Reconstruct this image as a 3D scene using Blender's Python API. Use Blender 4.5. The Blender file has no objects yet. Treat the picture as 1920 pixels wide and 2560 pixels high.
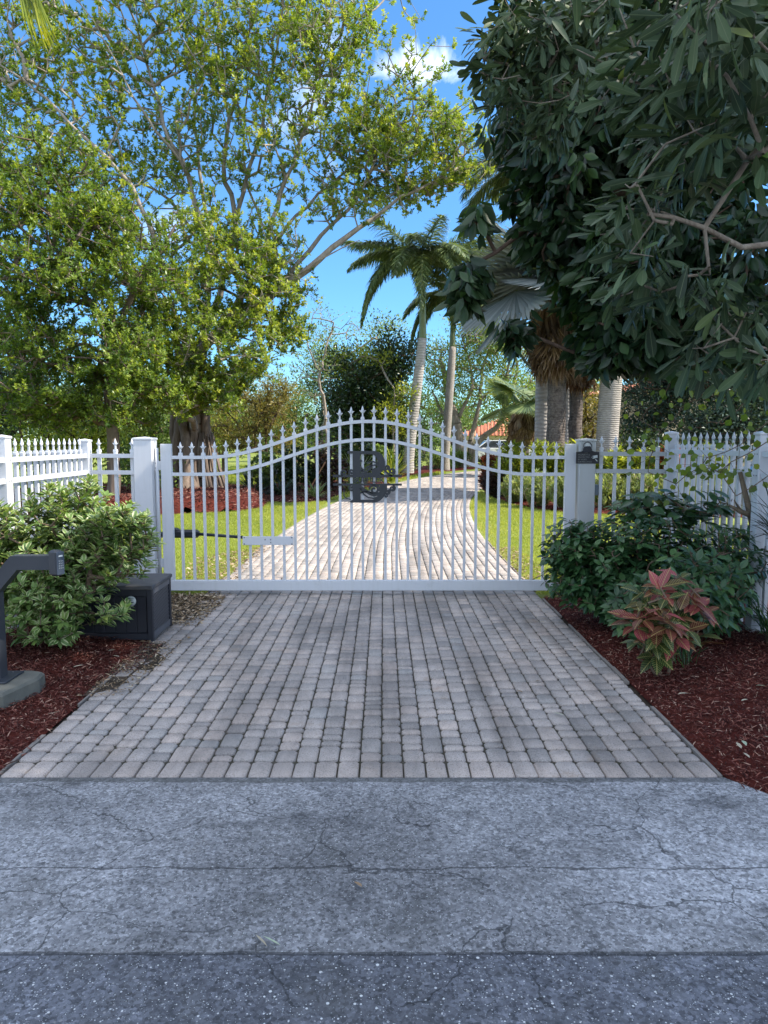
import bpy, math, random
import numpy as np
from mathutils import Vector, Matrix

R = math.radians
RNG = np.random.default_rng(7)
random.seed(7)
SC = bpy.context.scene
COL = SC.collection

# ------------------------------------------------------------------ camera
CAM_H, F, PITCH = 1.6, 1849.0, math.atan(180 / 1849)
cam_d = bpy.data.cameras.new('camera')
cam = bpy.data.objects.new('camera', cam_d)
COL.objects.link(cam)
cam.location = (0, 0, CAM_H)
cam.rotation_euler = (math.pi / 2 - PITCH, 0, 0)
cam_d.sensor_fit = 'VERTICAL'
cam_d.sensor_height = 36.0
cam_d.lens = 36.0 * F / 2560
cam_d.clip_start = 0.05
cam_d.clip_end = 2000
SC.camera = cam

# ------------------------------------------------------------------ sun and sky
SUN_EL = R(46)
SUN_AZ = R(-6)          # measured from +x (right) towards +y (ahead)
SUN_DIR = np.array([math.cos(SUN_EL) * math.cos(SUN_AZ), math.cos(SUN_EL) * math.sin(SUN_AZ), math.sin(SUN_EL)])
world = bpy.data.worlds.new('World')
SC.world = world
world.use_nodes = True
wt = world.node_tree
wt.nodes.clear()
w_out = wt.nodes.new('ShaderNodeOutputWorld')
w_bg = wt.nodes.new('ShaderNodeBackground')
w_bg.inputs['Strength'].default_value = 0.15
sky = wt.nodes.new('ShaderNodeTexSky')
sky.sky_type = 'NISHITA'
sky.sun_disc = False
sky.sun_elevation = SUN_EL
sky.sun_rotation = math.pi / 2 - SUN_AZ
sky.air_density = 1.0
sky.dust_density = 0.0
sky.ozone_density = 2.2
w_hsv = wt.nodes.new('ShaderNodeHueSaturation')
w_hsv.inputs['Saturation'].default_value = 1.25
w_hsv.inputs['Value'].default_value = 0.70
wt.links.new(sky.outputs[0], w_hsv.inputs['Color'])
wt.links.new(w_bg.outputs[0], w_out.inputs[0])
sun_d = bpy.data.lights.new('sun', 'SUN')
sun_d.energy = 3.6
sun_d.angle = R(0.53)
sun_d.color = (1.0, 0.91, 0.79)
sun = bpy.data.objects.new('sun', sun_d)
COL.objects.link(sun)
sun.rotation_euler = Vector(SUN_DIR).to_track_quat('Z', 'Y').to_euler()
SC.view_settings.view_transform = 'Standard'
SC.view_settings.look = 'None'
SC.view_settings.gamma = 1.0
SC.view_settings.exposure = 1.45
SC.cycles.max_bounces = 6
SC.cycles.diffuse_bounces = 3
SC.cycles.glossy_bounces = 2
SC.cycles.transmission_bounces = 4
SC.cycles.use_denoising = True


def ray(u, v):
    y = (1280 - v) / F
    return np.array([(u - 960) / F, math.cos(PITCH) + y * math.sin(PITCH), y * math.cos(PITCH) - math.sin(PITCH)])


def P(u, v, Y):
    """where a point of the place that stands Y metres away is (survey helper)"""
    d = ray(u, v)
    return np.array([0, 0, CAM_H]) + d * (Y / d[1])


P_ = P


def cloud_nodes():
    tc = wt.nodes.new('ShaderNodeTexCoord')
    def vm(op, a=None, b=None, bv=None):
        n = wt.nodes.new('ShaderNodeVectorMath'); n.operation = op
        if a is not None: wt.links.new(a, n.inputs[0])
        if b is not None: wt.links.new(b, n.inputs[1])
        if bv is not None: n.inputs[1].default_value = bv
        return n
    def mm(op, a, b=None, bv=None, clamp=False):
        n = wt.nodes.new('ShaderNodeMath'); n.operation = op; n.use_clamp = clamp
        if isinstance(a, (int, float)): n.inputs[0].default_value = a
        else: wt.links.new(a, n.inputs[0])
        if b is not None: wt.links.new(b, n.inputs[1])
        if bv is not None: n.inputs[1].default_value = bv
        return n.outputs[0]
    noise = wt.nodes.new('ShaderNodeTexNoise')
    noise.inputs['Scale'].default_value = 17
    noise.inputs['Detail'].default_value = 9
    noise.inputs['Roughness'].default_value = 0.62
    noise.inputs['Distortion'].default_value = 0.5
    wt.links.new(tc.outputs['Generated'], noise.inputs['Vector'])
    total = None
    for (u, v, su, sv, gain) in ((1040, 160, 76, 48, 1.05), (985, 172, 45, 26, .7), (770, 250, 100, 150, .45), (420, 560, 120, 60, .5)):
        c = ray(u, v); c /= np.linalg.norm(c)
        sub = vm('SUBTRACT', tc.outputs['Generated'], bv=tuple(c))
        sc = vm('MULTIPLY', sub.outputs[0], bv=(F / su, F / sv, F / sv))
        ln = vm('LENGTH', sc.outputs[0])
        base = mm('SUBTRACT', 1.0, ln.outputs['Value'])
        nz = mm('MULTIPLY_ADD', noise.outputs['Fac'], bv=3.6)
        wt.nodes[-1].inputs[2].default_value = -1.9
        m = mm('MULTIPLY', mm('ADD', base, nz), bv=0.55 * gain, clamp=True)
        total = m if total is None else mm('MAXIMUM', total, m)
    # broken cloud added overhead and behind the viewer, out of view, to lift shade
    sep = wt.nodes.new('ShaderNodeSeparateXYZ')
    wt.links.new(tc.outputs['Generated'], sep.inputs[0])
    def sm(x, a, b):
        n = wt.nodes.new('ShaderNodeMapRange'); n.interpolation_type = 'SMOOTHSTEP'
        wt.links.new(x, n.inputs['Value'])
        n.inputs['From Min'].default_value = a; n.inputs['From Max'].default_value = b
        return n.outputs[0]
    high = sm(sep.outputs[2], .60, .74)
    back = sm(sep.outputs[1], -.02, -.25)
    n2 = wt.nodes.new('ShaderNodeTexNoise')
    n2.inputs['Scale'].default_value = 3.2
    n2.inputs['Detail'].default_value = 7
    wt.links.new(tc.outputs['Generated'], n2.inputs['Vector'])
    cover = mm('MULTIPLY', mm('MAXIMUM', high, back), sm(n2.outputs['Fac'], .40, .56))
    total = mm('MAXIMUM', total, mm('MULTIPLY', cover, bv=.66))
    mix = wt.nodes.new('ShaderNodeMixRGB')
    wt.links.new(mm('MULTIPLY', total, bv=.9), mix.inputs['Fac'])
    low = sm(sep.outputs[2], .0, .55)      # clear winter air: the blue runs down close to the horizon
    tint = wt.nodes.new('ShaderNodeMixRGB'); tint.blend_type = 'MULTIPLY'
    wt.links.new(mm('SUBTRACT', 1.0, low), tint.inputs['Fac'])
    wt.links.new(w_hsv.outputs[0], tint.inputs['Color1'])
    tint.inputs['Color2'].default_value = (.42, .66, .86, 1)
    wt.links.new(tint.outputs[0], mix.inputs['Color1'])
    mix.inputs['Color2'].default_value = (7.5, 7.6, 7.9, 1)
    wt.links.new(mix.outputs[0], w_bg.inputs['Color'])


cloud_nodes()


# ------------------------------------------------------------------ material helpers
class NT:
    def __init__(s, name):
        s.m = bpy.data.materials.new(name)
        s.m.use_nodes = True
        s.t = s.m.node_tree
        s.t.nodes.clear()
        s.out = s.t.nodes.new('ShaderNodeOutputMaterial')

    def n(s, typ, **kw):
        nd = s.t.nodes.new('ShaderNode' + typ)
        for k, v in kw.items():
            if k[0] == '_':
                setattr(nd, k[1:], v)
            else:
                sock = nd.inputs[int(k[1:])] if k[0] == 'i' and k[1:].isdigit() else nd.inputs[k.replace('__', ' ')]
                if hasattr(v, 'is_output'):
                    s.t.links.new(v, sock)
                elif isinstance(v, tuple) and len(v) == 3 and sock.type == 'RGBA':
                    sock.default_value = v + (1,)
                else:
                    sock.default_value = v
        return nd

    def math(s, op, a, b=0.0, c=None, clamp=False):
        nd = s.n('Math', _operation=op, _use_clamp=clamp, i0=a, i1=b)
        if c is not None:
            if hasattr(c, 'is_output'): s.t.links.new(c, nd.inputs[2])
            else: nd.inputs[2].default_value = c
        return nd.outputs[0]

    def mix(s, fac, a, b, mode='MIX'):
        return s.n('MixRGB', _blend_type=mode, Fac=fac, Color1=a, Color2=b).outputs[0]

    def ramp(s, fac, stops, interp='LINEAR'):
        nd = s.n('ValToRGB', Fac=fac)
        cr = nd.color_ramp
        cr.interpolation = interp
        while len(cr.elements) < len(stops): cr.elements.new(0.5)
        for e, (p, c) in zip(cr.elements, stops):
            e.position = p
            e.color = (c if isinstance(c, tuple) else (c, c, c)) + (1,)
        return nd.outputs[0]

    def noise(s, scale, detail=4, rough=.55, vec=None, dist=0.0):
        kw = dict(Scale=scale, Detail=detail, Roughness=rough, Distortion=dist)
        if vec is not None: kw['Vector'] = vec
        return s.n('TexNoise', **kw).outputs['Fac']

    def obj(s):
        return s.n('TexCoord').outputs['Object']

    def bsdf(s, color, rough=.6, spec=.4, metal=0.0, bump=None, bstr=.3, bdist=.01, **kw):
        b = s.n('BsdfPrincipled', Base__Color=color, Roughness=rough, Metallic=metal)
        b.inputs['Specular IOR Level'].default_value = spec
        if bump is not None:
            bn = s.n('Bump', Height=bump, Strength=bstr, Distance=bdist)
            s.t.links.new(bn.outputs[0], b.inputs['Normal'])
        return b

    def done(s, sh):
        s.t.links.new(sh.outputs[0], s.out.inputs[0])
        return s.m


def plain(name, col, rough=.5, spec=.4, metal=0.0, var=.12, scale=8, bstr=.05):
    t = NT(name)
    o = t.obj()
    nz = t.noise(scale, 5, .6, o)
    c = t.mix(t.math('MULTIPLY', nz, 1.0), tuple(x * (1 - var) for x in col), tuple(min(1, x * (1 + var)) for x in col))
    return t.done(t.bsdf(c, rough, spec, metal, t.noise(scale * 12, 4, .6, o), bstr, .002))


def leaf_mat(name, stops, trans=.38, rough=.42, spec=.35, tgain=1.6, kind=None, pale=(.35, .4, .12)):
    t = NT(name)
    rnd = t.n('Attribute', _attribute_name='rnd').outputs['Fac']
    c = t.ramp(rnd, stops)
    if kind:
        uv = t.n('UVMap').outputs[0]
        sx = t.n('SeparateXYZ', Vector=uv)
        ax = t.math('ABSOLUTE', sx.outputs[0])
        if kind == 'variegated':       # creamy leaf margins, uneven
            nz = t.noise(9, 3, .6, t.obj())
            e = t.math('GREATER_THAN', t.math('ADD', ax, t.math('MULTIPLY', nz, .25)), .36)
            on = t.math('MULTIPLY', e, t.math('GREATER_THAN', t.math('FRACT', t.math('MULTIPLY', rnd, 7.3)), .35))
            c = t.mix(t.math('MULTIPLY', on, .8), c, pale)
        elif kind == 'veined':         # pale midrib and side veins of a croton leaf
            mid = t.math('LESS_THAN', ax, .035)
            ph = t.math('FRACT', t.math('ADD', t.math('MULTIPLY', sx.outputs[1], 9.0), t.math('MULTIPLY', ax, -5.0)))
            side = t.math('LESS_THAN', ph, .16)
            c = t.mix(t.math('MULTIPLY', t.math('MAXIMUM', mid, side), .6), c, pale)
        elif kind == 'midrib':
            c = t.mix(t.math('MULTIPLY', t.math('LESS_THAN', ax, .03), .55), c, pale)
    b = t.bsdf(c, rough, spec)
    tc = t.mix(1.0, c, (1.0 * tgain, .95 * tgain, .45 * tgain), 'MULTIPLY')
    tr = t.n('BsdfTranslucent', Color=tc)
    return t.done(t.n('MixShader', Fac=trans, i1=b.outputs[0], i2=tr.outputs[0]))


def bark_mat(name, a, b, scale=6, ring=0.0):
    t = NT(name)
    o = t.obj()
    mp = t.n('Mapping', Vector=o)
    mp.inputs['Scale'].default_value = (1, 1, .22) if ring == 0 else (1, 1, 1)
    nz = t.noise(scale, 8, .7, mp.outputs[0], .6)
    c = t.ramp(nz, [(.3, a), (.68, b)])
    h = nz
    if ring:
        w = t.n('TexWave', _wave_type='BANDS', _bands_direction='Z', Vector=o, Scale=ring, Distortion=3.5, Detail=3)
        w.inputs['Detail Scale'].default_value = 2.0
        h = w.outputs['Fac']
        c = t.mix(t.math('MULTIPLY', h, .35), c, tuple(x * .55 for x in a))
    bl = t.noise(1.3, 4, .6, o)
    c = t.mix(t.math('MULTIPLY', t.math('GREATER_THAN', bl, .56), .25), c, tuple(x * .6 for x in b))
    return t.done(t.bsdf(c, .85, .15, 0, h, .6, .02))


# ------------------------------------------------------------------ object helpers
def tag(o, label=None, cat=None, group=None, kind=None):
    if label: o['label'] = label
    if cat: o['category'] = cat
    if group: o['group'] = group
    if kind: o['kind'] = kind
    return o


def thing(name, label, cat, loc=(0, 0, 0), rz=0.0, group=None):
    o = bpy.data.objects.new(name, None)
    o.empty_display_size = .1
    COL.objects.link(o)
    o.location = tuple(float(q) for q in loc)
    o.rotation_euler = (0, 0, rz)
    return tag(o, label, cat, group)


def link(name, me, parent=None, loc=None, rot=None):
    o = bpy.data.objects.new(name, me)
    COL.objects.link(o)
    if parent is not None: o.parent = parent
    if loc is not None: o.location = tuple(float(q) for q in loc)
    if rot is not None: o.rotation_euler = rot
    return o


def copy_tree(o, parent=None):
    c = o.copy()
    COL.objects.link(c)
    if parent is not None: c.parent = parent
    for ch in list(o.children): copy_tree(ch, c)
    return c


def npmesh(name, V, groups, mat, smooth=False, rnd=None, uv=None):
    """V (n,3); groups: list of (m,k) index arrays; rnd per face; uv per loop"""
    me = bpy.data.meshes.new(name)
    V = np.asarray(V, dtype=np.float32)
    me.vertices.add(len(V))
    me.vertices.foreach_set('co', V.ravel())
    loops = np.concatenate([g.ravel() for g in groups]).astype(np.int32)
    tot = np.concatenate([np.full(len(g), g.shape[1], np.int32) for g in groups])
    st = np.concatenate([[0], np.cumsum(tot)[:-1]]).astype(np.int32)
    me.loops.add(len(loops))
    me.loops.foreach_set('vertex_index', loops)
    me.polygons.add(len(tot))
    me.polygons.foreach_set('loop_start', st)
    me.polygons.foreach_set('loop_total', tot)
    if smooth: me.polygons.foreach_set('use_smooth', np.ones(len(tot), bool))
    if uv is not None:
        ul = me.uv_layers.new(name='UVMap')
        ul.data.foreach_set('uv', np.asarray(uv, np.float32).ravel())
    if rnd is not None:
        a = me.attributes.new('rnd', 'FLOAT', 'FACE')
        a.data.foreach_set('value', np.asarray(rnd, np.float32))
    me.update(calc_edges=True)
    me.materials.append(mat)
    return me


class MB:
    """collects solids and links them as one mesh object"""
    def __init__(s):
        s.v, s.f, s.sm = [], [], []

    def add(s, vs, fs, smooth=False):
        b = len(s.v)
        s.v += [tuple(float(q) for q in x) for x in vs]
        s.f += [tuple(b + i for i in f) for f in fs]
        s.sm += [smooth] * len(fs)
        return s

    def box(s, c, sz, rz=0.0, bev=0.0, M=None):
        hx, hy, hz = sz[0] / 2, sz[1] / 2, sz[2] / 2
        if bev <= 0:
            vs = [(x, y, z) for z in (-hz, hz) for x, y in ((-hx, -hy), (hx, -hy), (hx, hy), (-hx, hy))]
            fs = [(3, 2, 1, 0), (4, 5, 6, 7), (0, 1, 5, 4), (1, 2, 6, 5), (2, 3, 7, 6), (3, 0, 4, 7)]
        else:
            b = bev
            vs = []
            for z, i in ((-hz, b), (-hz + b, 0), (hz - b, 0), (hz, b)):
                x, y = hx - i, hy - i
                for px, py in ((-x + b, -y), (x - b, -y), (x, -y + b), (x, y - b), (x - b, y), (-x + b, y), (-x, y - b), (-x, -y + b)):
                    vs.append((px, py, z))
            fs = [tuple(range(7, -1, -1)), tuple(range(24, 32))]
            for r in range(3):
                for k in range(8):
                    a0, a1 = r * 8 + k, r * 8 + (k + 1) % 8
                    fs.append((a0, a1, a1 + 8, a0 + 8))
        if M is None: M = Matrix.Rotation(rz, 3, 'Z')
        vs = [M @ Vector(v) + Vector([float(q) for q in c]) for v in vs]
        return s.add(vs, fs)

    def bar(s, a, b, w, h, up=(0, 0, 1)):
        a, b = Vector([float(q) for q in a]), Vector([float(q) for q in b])
        d = (b - a)
        L = d.length
        y = d.normalized()
        x = y.cross(Vector(up))
        if x.length < 1e-5: x = y.cross(Vector((1, 0, 0)))
        x.normalize()
        z = x.cross(y)
        M = Matrix((x, y, z)).transposed()
        return s.box((a + b) / 2, (w, L, h), M=M)

    def tube(s, pts, rad, k=10, cap=True):
        pts = [Vector([float(q) for q in p]) for p in pts]
        if not hasattr(rad, '__len__'): rad = [rad] * len(pts)
        vs, fs = [], []
        ref = Vector((0.13, .97, .2)).normalized()
        for i, p in enumerate(pts):
            d = (pts[min(i + 1, len(pts) - 1)] - pts[max(i - 1, 0)]).normalized()
            x = d.cross(ref)
            if x.length < .15: x = d.cross(Vector((1, 0, 0)))
            x.normalize()
            y = x.cross(d)
            for j in range(k):
                a = 2 * math.pi * j / k
                vs.append(p + (x * math.cos(a) + y * math.sin(a)) * rad[i])
        for i in range(len(pts) - 1):
            for j in range(k):
                a, b = i * k + j, i * k + (j + 1) % k
                fs.append((a, a + k, b + k, b))
        if cap:
            fs.append(tuple(range(k)))
            fs.append(tuple(reversed(range(len(vs) - k, len(vs)))))
        return s.add(vs, fs, True)

    def lathe(s, prof, c=(0, 0, 0), k=16, M=None):
        vs, fs = [], []
        M = M or Matrix.Identity(3)
        for r, z in prof:
            for j in range(k):
                a = 2 * math.pi * j / k
                vs.append(M @ Vector((r * math.cos(a), r * math.sin(a), z)) + Vector([float(q) for q in c]))
        for i in range(len(prof) - 1):
            for j in range(k):
                a, b = i * k + j, i * k + (j + 1) % k
                fs.append((a, b, b + k, a + k))
        fs.append(tuple(reversed(range(k))))
        fs.append(tuple(range(len(vs) - k, len(vs))))
        return s.add(vs, fs, True)

    def prism(s, poly, y0, y1):
        """polygon in x-z, extruded from y0 to y1"""
        n = len(poly)
        vs = [(x, y0, z) for x, z in poly] + [(x, y1, z) for x, z in poly]
        fs = [tuple(range(n)), tuple(reversed(range(n, 2 * n)))]
        fs += [(i, i + n, (i + 1) % n + n, (i + 1) % n) for i in range(n)]
        return s.add(vs, fs)

    def mesh(s, name, mat):
        me = bpy.data.meshes.new(name)
        me.from_pydata(s.v, [], s.f)
        me.polygons.foreach_set('use_smooth', s.sm)
        me.update()
        me.materials.append(mat)
        return me

    def build(s, name, mat, parent=None, loc=None, rot=None):
        return link(name, s.mesh(name, mat), parent, loc, rot)


def text_part(name, txt, size, mat, parent, M, ext=.0008, align='CENTER', bold=0.0, space=1.0, line=1.0):
    cu = bpy.data.curves.new('lettering', 'FONT')
    cu.body = txt
    cu.size = size
    cu.align_x = align
    cu.align_y = 'CENTER'
    cu.extrude = ext
    cu.offset = bold
    cu.space_character = space
    cu.space_line = line
    tmp = bpy.data.objects.new('lettering', cu)
    COL.objects.link(tmp)
    dg = bpy.context.evaluated_depsgraph_get()
    me = bpy.data.meshes.new_from_object(tmp.evaluated_get(dg))
    bpy.data.objects.remove(tmp)
    me.materials.clear()
    me.materials.append(mat)
    me.transform(M)
    return link(name, me, parent)


# ------------------------------------------------------------------ foliage helpers
def nrm(a):
    return a / np.maximum(np.linalg.norm(a, axis=-1, keepdims=True), 1e-9)


def leafset(name, pos, d, n, L, W, mat, shape='q', rnd=None, wide=.4):
    pos, d, n = np.asarray(pos), nrm(np.asarray(d)), np.asarray(n)
    N = len(pos)
    L = np.broadcast_to(np.asarray(L, float), (N,))
    W = np.broadcast_to(np.asarray(W, float), (N,))
    s = nrm(np.cross(d, n))
    n = np.cross(s, d)
    if rnd is None: rnd = RNG.random(N)
    if shape == 'q':
        T = np.array([(0, 0, 0), (.5, wide, .12), (0, 1, -.05), (-.5, wide, .12)])
        G = [np.array([(0, 1, 2), (0, 2, 3)])]
    elif shape == 'f':     # one pleat of a fan leaf
        T = np.array([(0, 0, 0), (.5, .68, .0), (.12, .93, -.02), (0, 1, -.05), (-.5, .68, 0), (0, .68, .35)])
        G = [np.array([(0, 1, 5), (0, 5, 4), (5, 1, 2), (5, 2, 3), (5, 3, 4)])]
    elif shape in 'op':    # smooth outlined leaf, 'o' blunt, 'p' pointed oval
        ys = [.12, .3, .5, .7, .86, .96] if shape == 'o' else [.1, .25, .42, .6, .78, .91]
        ws = [.12, .3, .44, .5, .4, .2] if shape == 'o' else [.2, .42, .5, .44, .27, .1]
        bend = lambda y: -.30 * y * y
        right = [(w_, y_, .12 * w_ / .5 * 1.2 + bend(y_)) for w_, y_ in zip(ws, ys)]
        mid = [(0, y_, bend(y_)) for y_ in ys]
        left = [(-a_, b_, c_) for a_, b_, c_ in right]
        T = np.array([(0, 0, 0)] + right + mid + left + [(0, 1, bend(1))])
        tri = [(0, 1, 7), (0, 7, 13), (12, 6, 19), (12, 19, 18)]
        quad = [(7 + i, 1 + i, 2 + i, 8 + i) for i in range(5)] + [(13 + i, 7 + i, 8 + i, 14 + i) for i in range(5)]
        G = [np.array(tri), np.array(quad)]
    elif shape == 'b':     # long blade, bends
        T = np.array([(-.35, 0, 0), (.35, 0, 0), (.5, .35, .03), (-.5, .35, .03), (.3, .72, -.04), (-.3, .72, -.04), (0, 1, -.16)])
        G = [np.array([(4, 5, 6)]), np.array([(0, 1, 2, 3), (3, 2, 4, 5)])]
    else:                  # eight-point leaf folded on its midrib
        a, b = (.42, .36) if shape == 'l' else (.3, .48)
        T = np.array([(0, 0, 0), (a, .3, .1), (b, .68, .07), (0, 1, -.13), (-b, .68, .07), (-a, .3, .1), (0, .3, 0), (0, .68, -.03)])
        G = [np.array([(0, 1, 6), (7, 2, 3), (0, 6, 5), (7, 3, 4)]), np.array([(6, 1, 2, 7), (5, 6, 7, 4)])]
    k = len(T)
    zscale = W[:, None]
    V = (pos[:, None, :] + d[:, None, :] * (T[None, :, 1:2] * L[:, None, None])
         + s[:, None, :] * (T[None, :, 0:1] * W[:, None, None]) + n[:, None, :] * (T[None, :, 2, None] * (W if shape != 'b' else L)[:, None, None]))
    off = (np.arange(N) * k)[:, None, None]
    groups, uvs, rn = [], [], []
    for g in G:
        groups.append((g[None] + off).reshape(-1, g.shape[1]))
        uvs.append(np.tile(T[g.ravel()][:, :2], (N, 1)))
        rn.append(np.repeat(rnd, len(g)))
    return npmesh(name, V.reshape(-1, 3), groups, mat, smooth=False, rnd=np.concatenate(rn), uv=np.concatenate(uvs))


def rand_dir(n):
    return nrm(RNG.normal(size=(n, 3)))


def cluster_leaves(tips, per, spread, L, Wr=.42, up=.3, shape='q', mat=None, name='crown', flat=.6, tone=None, Lvar=.3, out=.8, tv=.35):
    """leaves in loose bunches about each twig tip"""
    n = len(tips)
    N = n * per
    c = np.repeat(tips, per, axis=0)
    off = RNG.normal(size=(N, 3)) * spread * np.array([1, 1, .75])
    d = nrm(nrm(off) * out + rand_dir(N) * .8 + np.array([0, 0, up]))
    nn = nrm(rand_dir(N) * (1 - flat) + np.array([0, 0, 1]) * flat + nrm(off) * .4)
    base = RNG.random(n) if tone is None else tone
    rnd = np.clip(np.repeat(base, per) * (1 - tv) + RNG.random(N) * tv, 0, 1)
    Ls = L * (1 + Lvar * (RNG.random(N) * 2 - 1))
    return leafset(name, c + off, d, nn, Ls, Ls * Wr, mat, shape, rnd)


def whorl_leaves(tips, axes, per, L, Wr, ang, mat, name='foliage', shape='l', stalk=.02, droop=.0, tone=None, tv=.3, back=.05):
    """leaves set round the end of each shoot"""
    n = len(tips)
    N = n * per
    ax = np.repeat(nrm(axes), per, axis=0)
    ref = rand_dir(n)
    e1 = nrm(np.cross(nrm(axes), ref))
    e2 = np.cross(nrm(axes), e1)
    th = (np.tile(np.arange(per), n) * 2.4 + np.repeat(RNG.random(n) * 6.28, per)) + RNG.normal(size=N) * .25
    rad = np.repeat(e1, per, 0) * np.cos(th)[:, None] + np.repeat(e2, per, 0) * np.sin(th)[:, None]
    a = ang * (.75 + .5 * RNG.random(N))
    d = ax * np.cos(a)[:, None] + rad * np.sin(a)[:, None]
    d[:, 2] -= droop
    d = nrm(d)
    pos = np.repeat(tips, per, 0) - ax * (RNG.random(N) * back)[:, None] + d * stalk
    nn = nrm(ax * 1.0 + np.array([0, 0, .6]) + rand_dir(N) * .45)
    Ls = L * (.7 + .5 * RNG.random(N))
    base = RNG.random(n) if tone is None else tone
    rnd = np.clip(np.repeat(base, per) * (1 - tv) + RNG.random(N) * tv, 0, 1)
    return leafset(name, pos, d, nn, Ls, Ls * Wr, mat, shape, rnd)


def lobes_to_tips(lobes, clump=0.0):
    out = []
    for (c, r, n) in lobes:
        k = rand_dir(n) * (RNG.random(n)[:, None] ** .45)
        k[:, 2] *= np.where(k[:, 2] < 0, .85, 1)
        if clump > 0:                      # twigs gather in sprays
            m = max(2, n // 7)
            heads = k[:m]
            k = heads[RNG.integers(0, m, n)] + RNG.normal(size=(n, 3)) * clump
            k[:m] = heads
        out.append(np.asarray(c) + k * np.asarray(r))
    return np.concatenate(out)


def edge_mesh(name, P0, P1, R0, R1, mat, k=5):
    d = nrm(P1 - P0)
    ref = np.where(np.abs(d[:, 2:3]) > .9, np.array([[1., 0, 0]]), np.array([[0, 0, 1.]]))
    x = nrm(np.cross(d, ref))
    y = np.cross(x, d)
    a = np.arange(k) * 2 * np.pi / k
    ring = x[:, None, :] * np.cos(a)[None, :, None] + y[:, None, :] * np.sin(a)[None, :, None]
    V0 = P0[:, None] + ring * R0[:, None, None]
    V1 = P1[:, None] + ring * R1[:, None, None]
    V = np.concatenate([V0, V1], 1).reshape(-1, 3)
    j = np.arange(k)
    f = np.stack([j, j + k, (j + 1) % k + k, (j + 1) % k], 1)
    Fc = (f[None] + (np.arange(len(P0)) * 2 * k)[:, None, None]).reshape(-1, 4)
    return npmesh(name, V, [Fc], mat, smooth=True)


def smooth_path(pts, step=.35, wig=.0):
    pts = np.asarray(pts, float)
    out = []
    n = len(pts)
    for i in range(n - 1):
        p0, p1, p2, p3 = pts[max(i - 1, 0)], pts[i], pts[i + 1], pts[min(i + 2, n - 1)]
        m = max(1, int(np.linalg.norm(p2 - p1) / step))
        for t in np.arange(m) / m:
            q = .5 * ((2 * p1) + (p2 - p0) * t + (2 * p0 - 5 * p1 + 4 * p2 - p3) * t ** 2 + (3 * p1 - p0 - 3 * p2 + p3) * t ** 3)
            out.append(q)
    out.append(pts[-1])
    out = np.array(out)
    if wig:
        out[1:-1] += RNG.normal(size=(len(out) - 2, 3)) * wig
    return out


def skeleton(limbs, tips, seg=.4, rt=.008, up=.15, pathw=.12, wig=.05):
    """limbs: list of (points, r0, r1). Each tip is joined to the nearest wood. Returns edges and tip directions"""
    pos, par, rad, fixed, pl = [], [], [], [], []
    for pts, r0, r1 in limbs:
        q = smooth_path(pts, seg, wig * .4)
        if pos:
            A = np.array(pos)
            j = int(np.argmin(np.linalg.norm(A - q[0], axis=1)))
        else:
            j = -1
        for i, p in enumerate(q):
            pos.append(p); par.append(j)
            rad.append(r0 + (r1 - r0) * i / max(1, len(q) - 1)); fixed.append(True)
            pl.append(0 if j < 0 else pl[j] + float(np.linalg.norm(p - pos[j])))
            j = len(pos) - 1
    nl = len(pos)
    cap = nl + int(len(tips) * 14) + 2000
    A = np.zeros((cap, 3)); A[:nl] = pos
    PL = np.zeros(cap); PL[:nl] = pl
    par = list(par)
    cnt = nl
    base = A[:nl]
    dmin = np.array([np.min(np.linalg.norm(base - t, axis=1)) for t in tips])
    order = np.argsort(dmin)
    tipnode = np.zeros(len(tips), int)
    for ti in order:
        t = tips[ti]
        dv = A[:cnt] - t
        dd = np.sqrt((dv ** 2).sum(1))
        cost = dd + .5 * np.maximum(0, dv[:, 2]) + pathw * PL[:cnt]
        j = int(np.argmin(cost))
        L = dd[j]
        m = max(1, int(L / seg))
        p0 = A[j].copy()
        mid = (p0 + t) / 2 + np.array([0, 0, -up * L]) + RNG.normal(size=3) * wig * L
        prev = j
        for i in range(1, m + 1):
            if cnt >= cap: break
            s_ = i / m
            q = (1 - s_) ** 2 * p0 + 2 * s_ * (1 - s_) * mid + s_ ** 2 * t
            A[cnt] = q
            PL[cnt] = PL[prev] + np.linalg.norm(q - A[prev])
            par.append(prev)
            prev = cnt
            cnt += 1
        tipnode[ti] = prev
    par = np.array(par[:cnt])
    w = np.zeros(cnt)
    np.add.at(w, tipnode, 1)
    for i in range(cnt - 1, -1, -1):
        if par[i] >= 0: w[par[i]] += w[i]
    r = rt * np.power(np.maximum(w, 1), .46)
    r[:nl] = np.array(rad)
    ch = np.arange(cnt)[par >= 0]
    pr = par[ch]
    rp = np.where((pr < nl) & (ch >= nl), np.minimum(r[ch] * 1.25, r[pr]), r[pr])
    d = nrm(A[tipnode] - A[np.maximum(par[tipnode], 0)])
    return A[pr], A[ch], rp, r[ch], d


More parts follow.
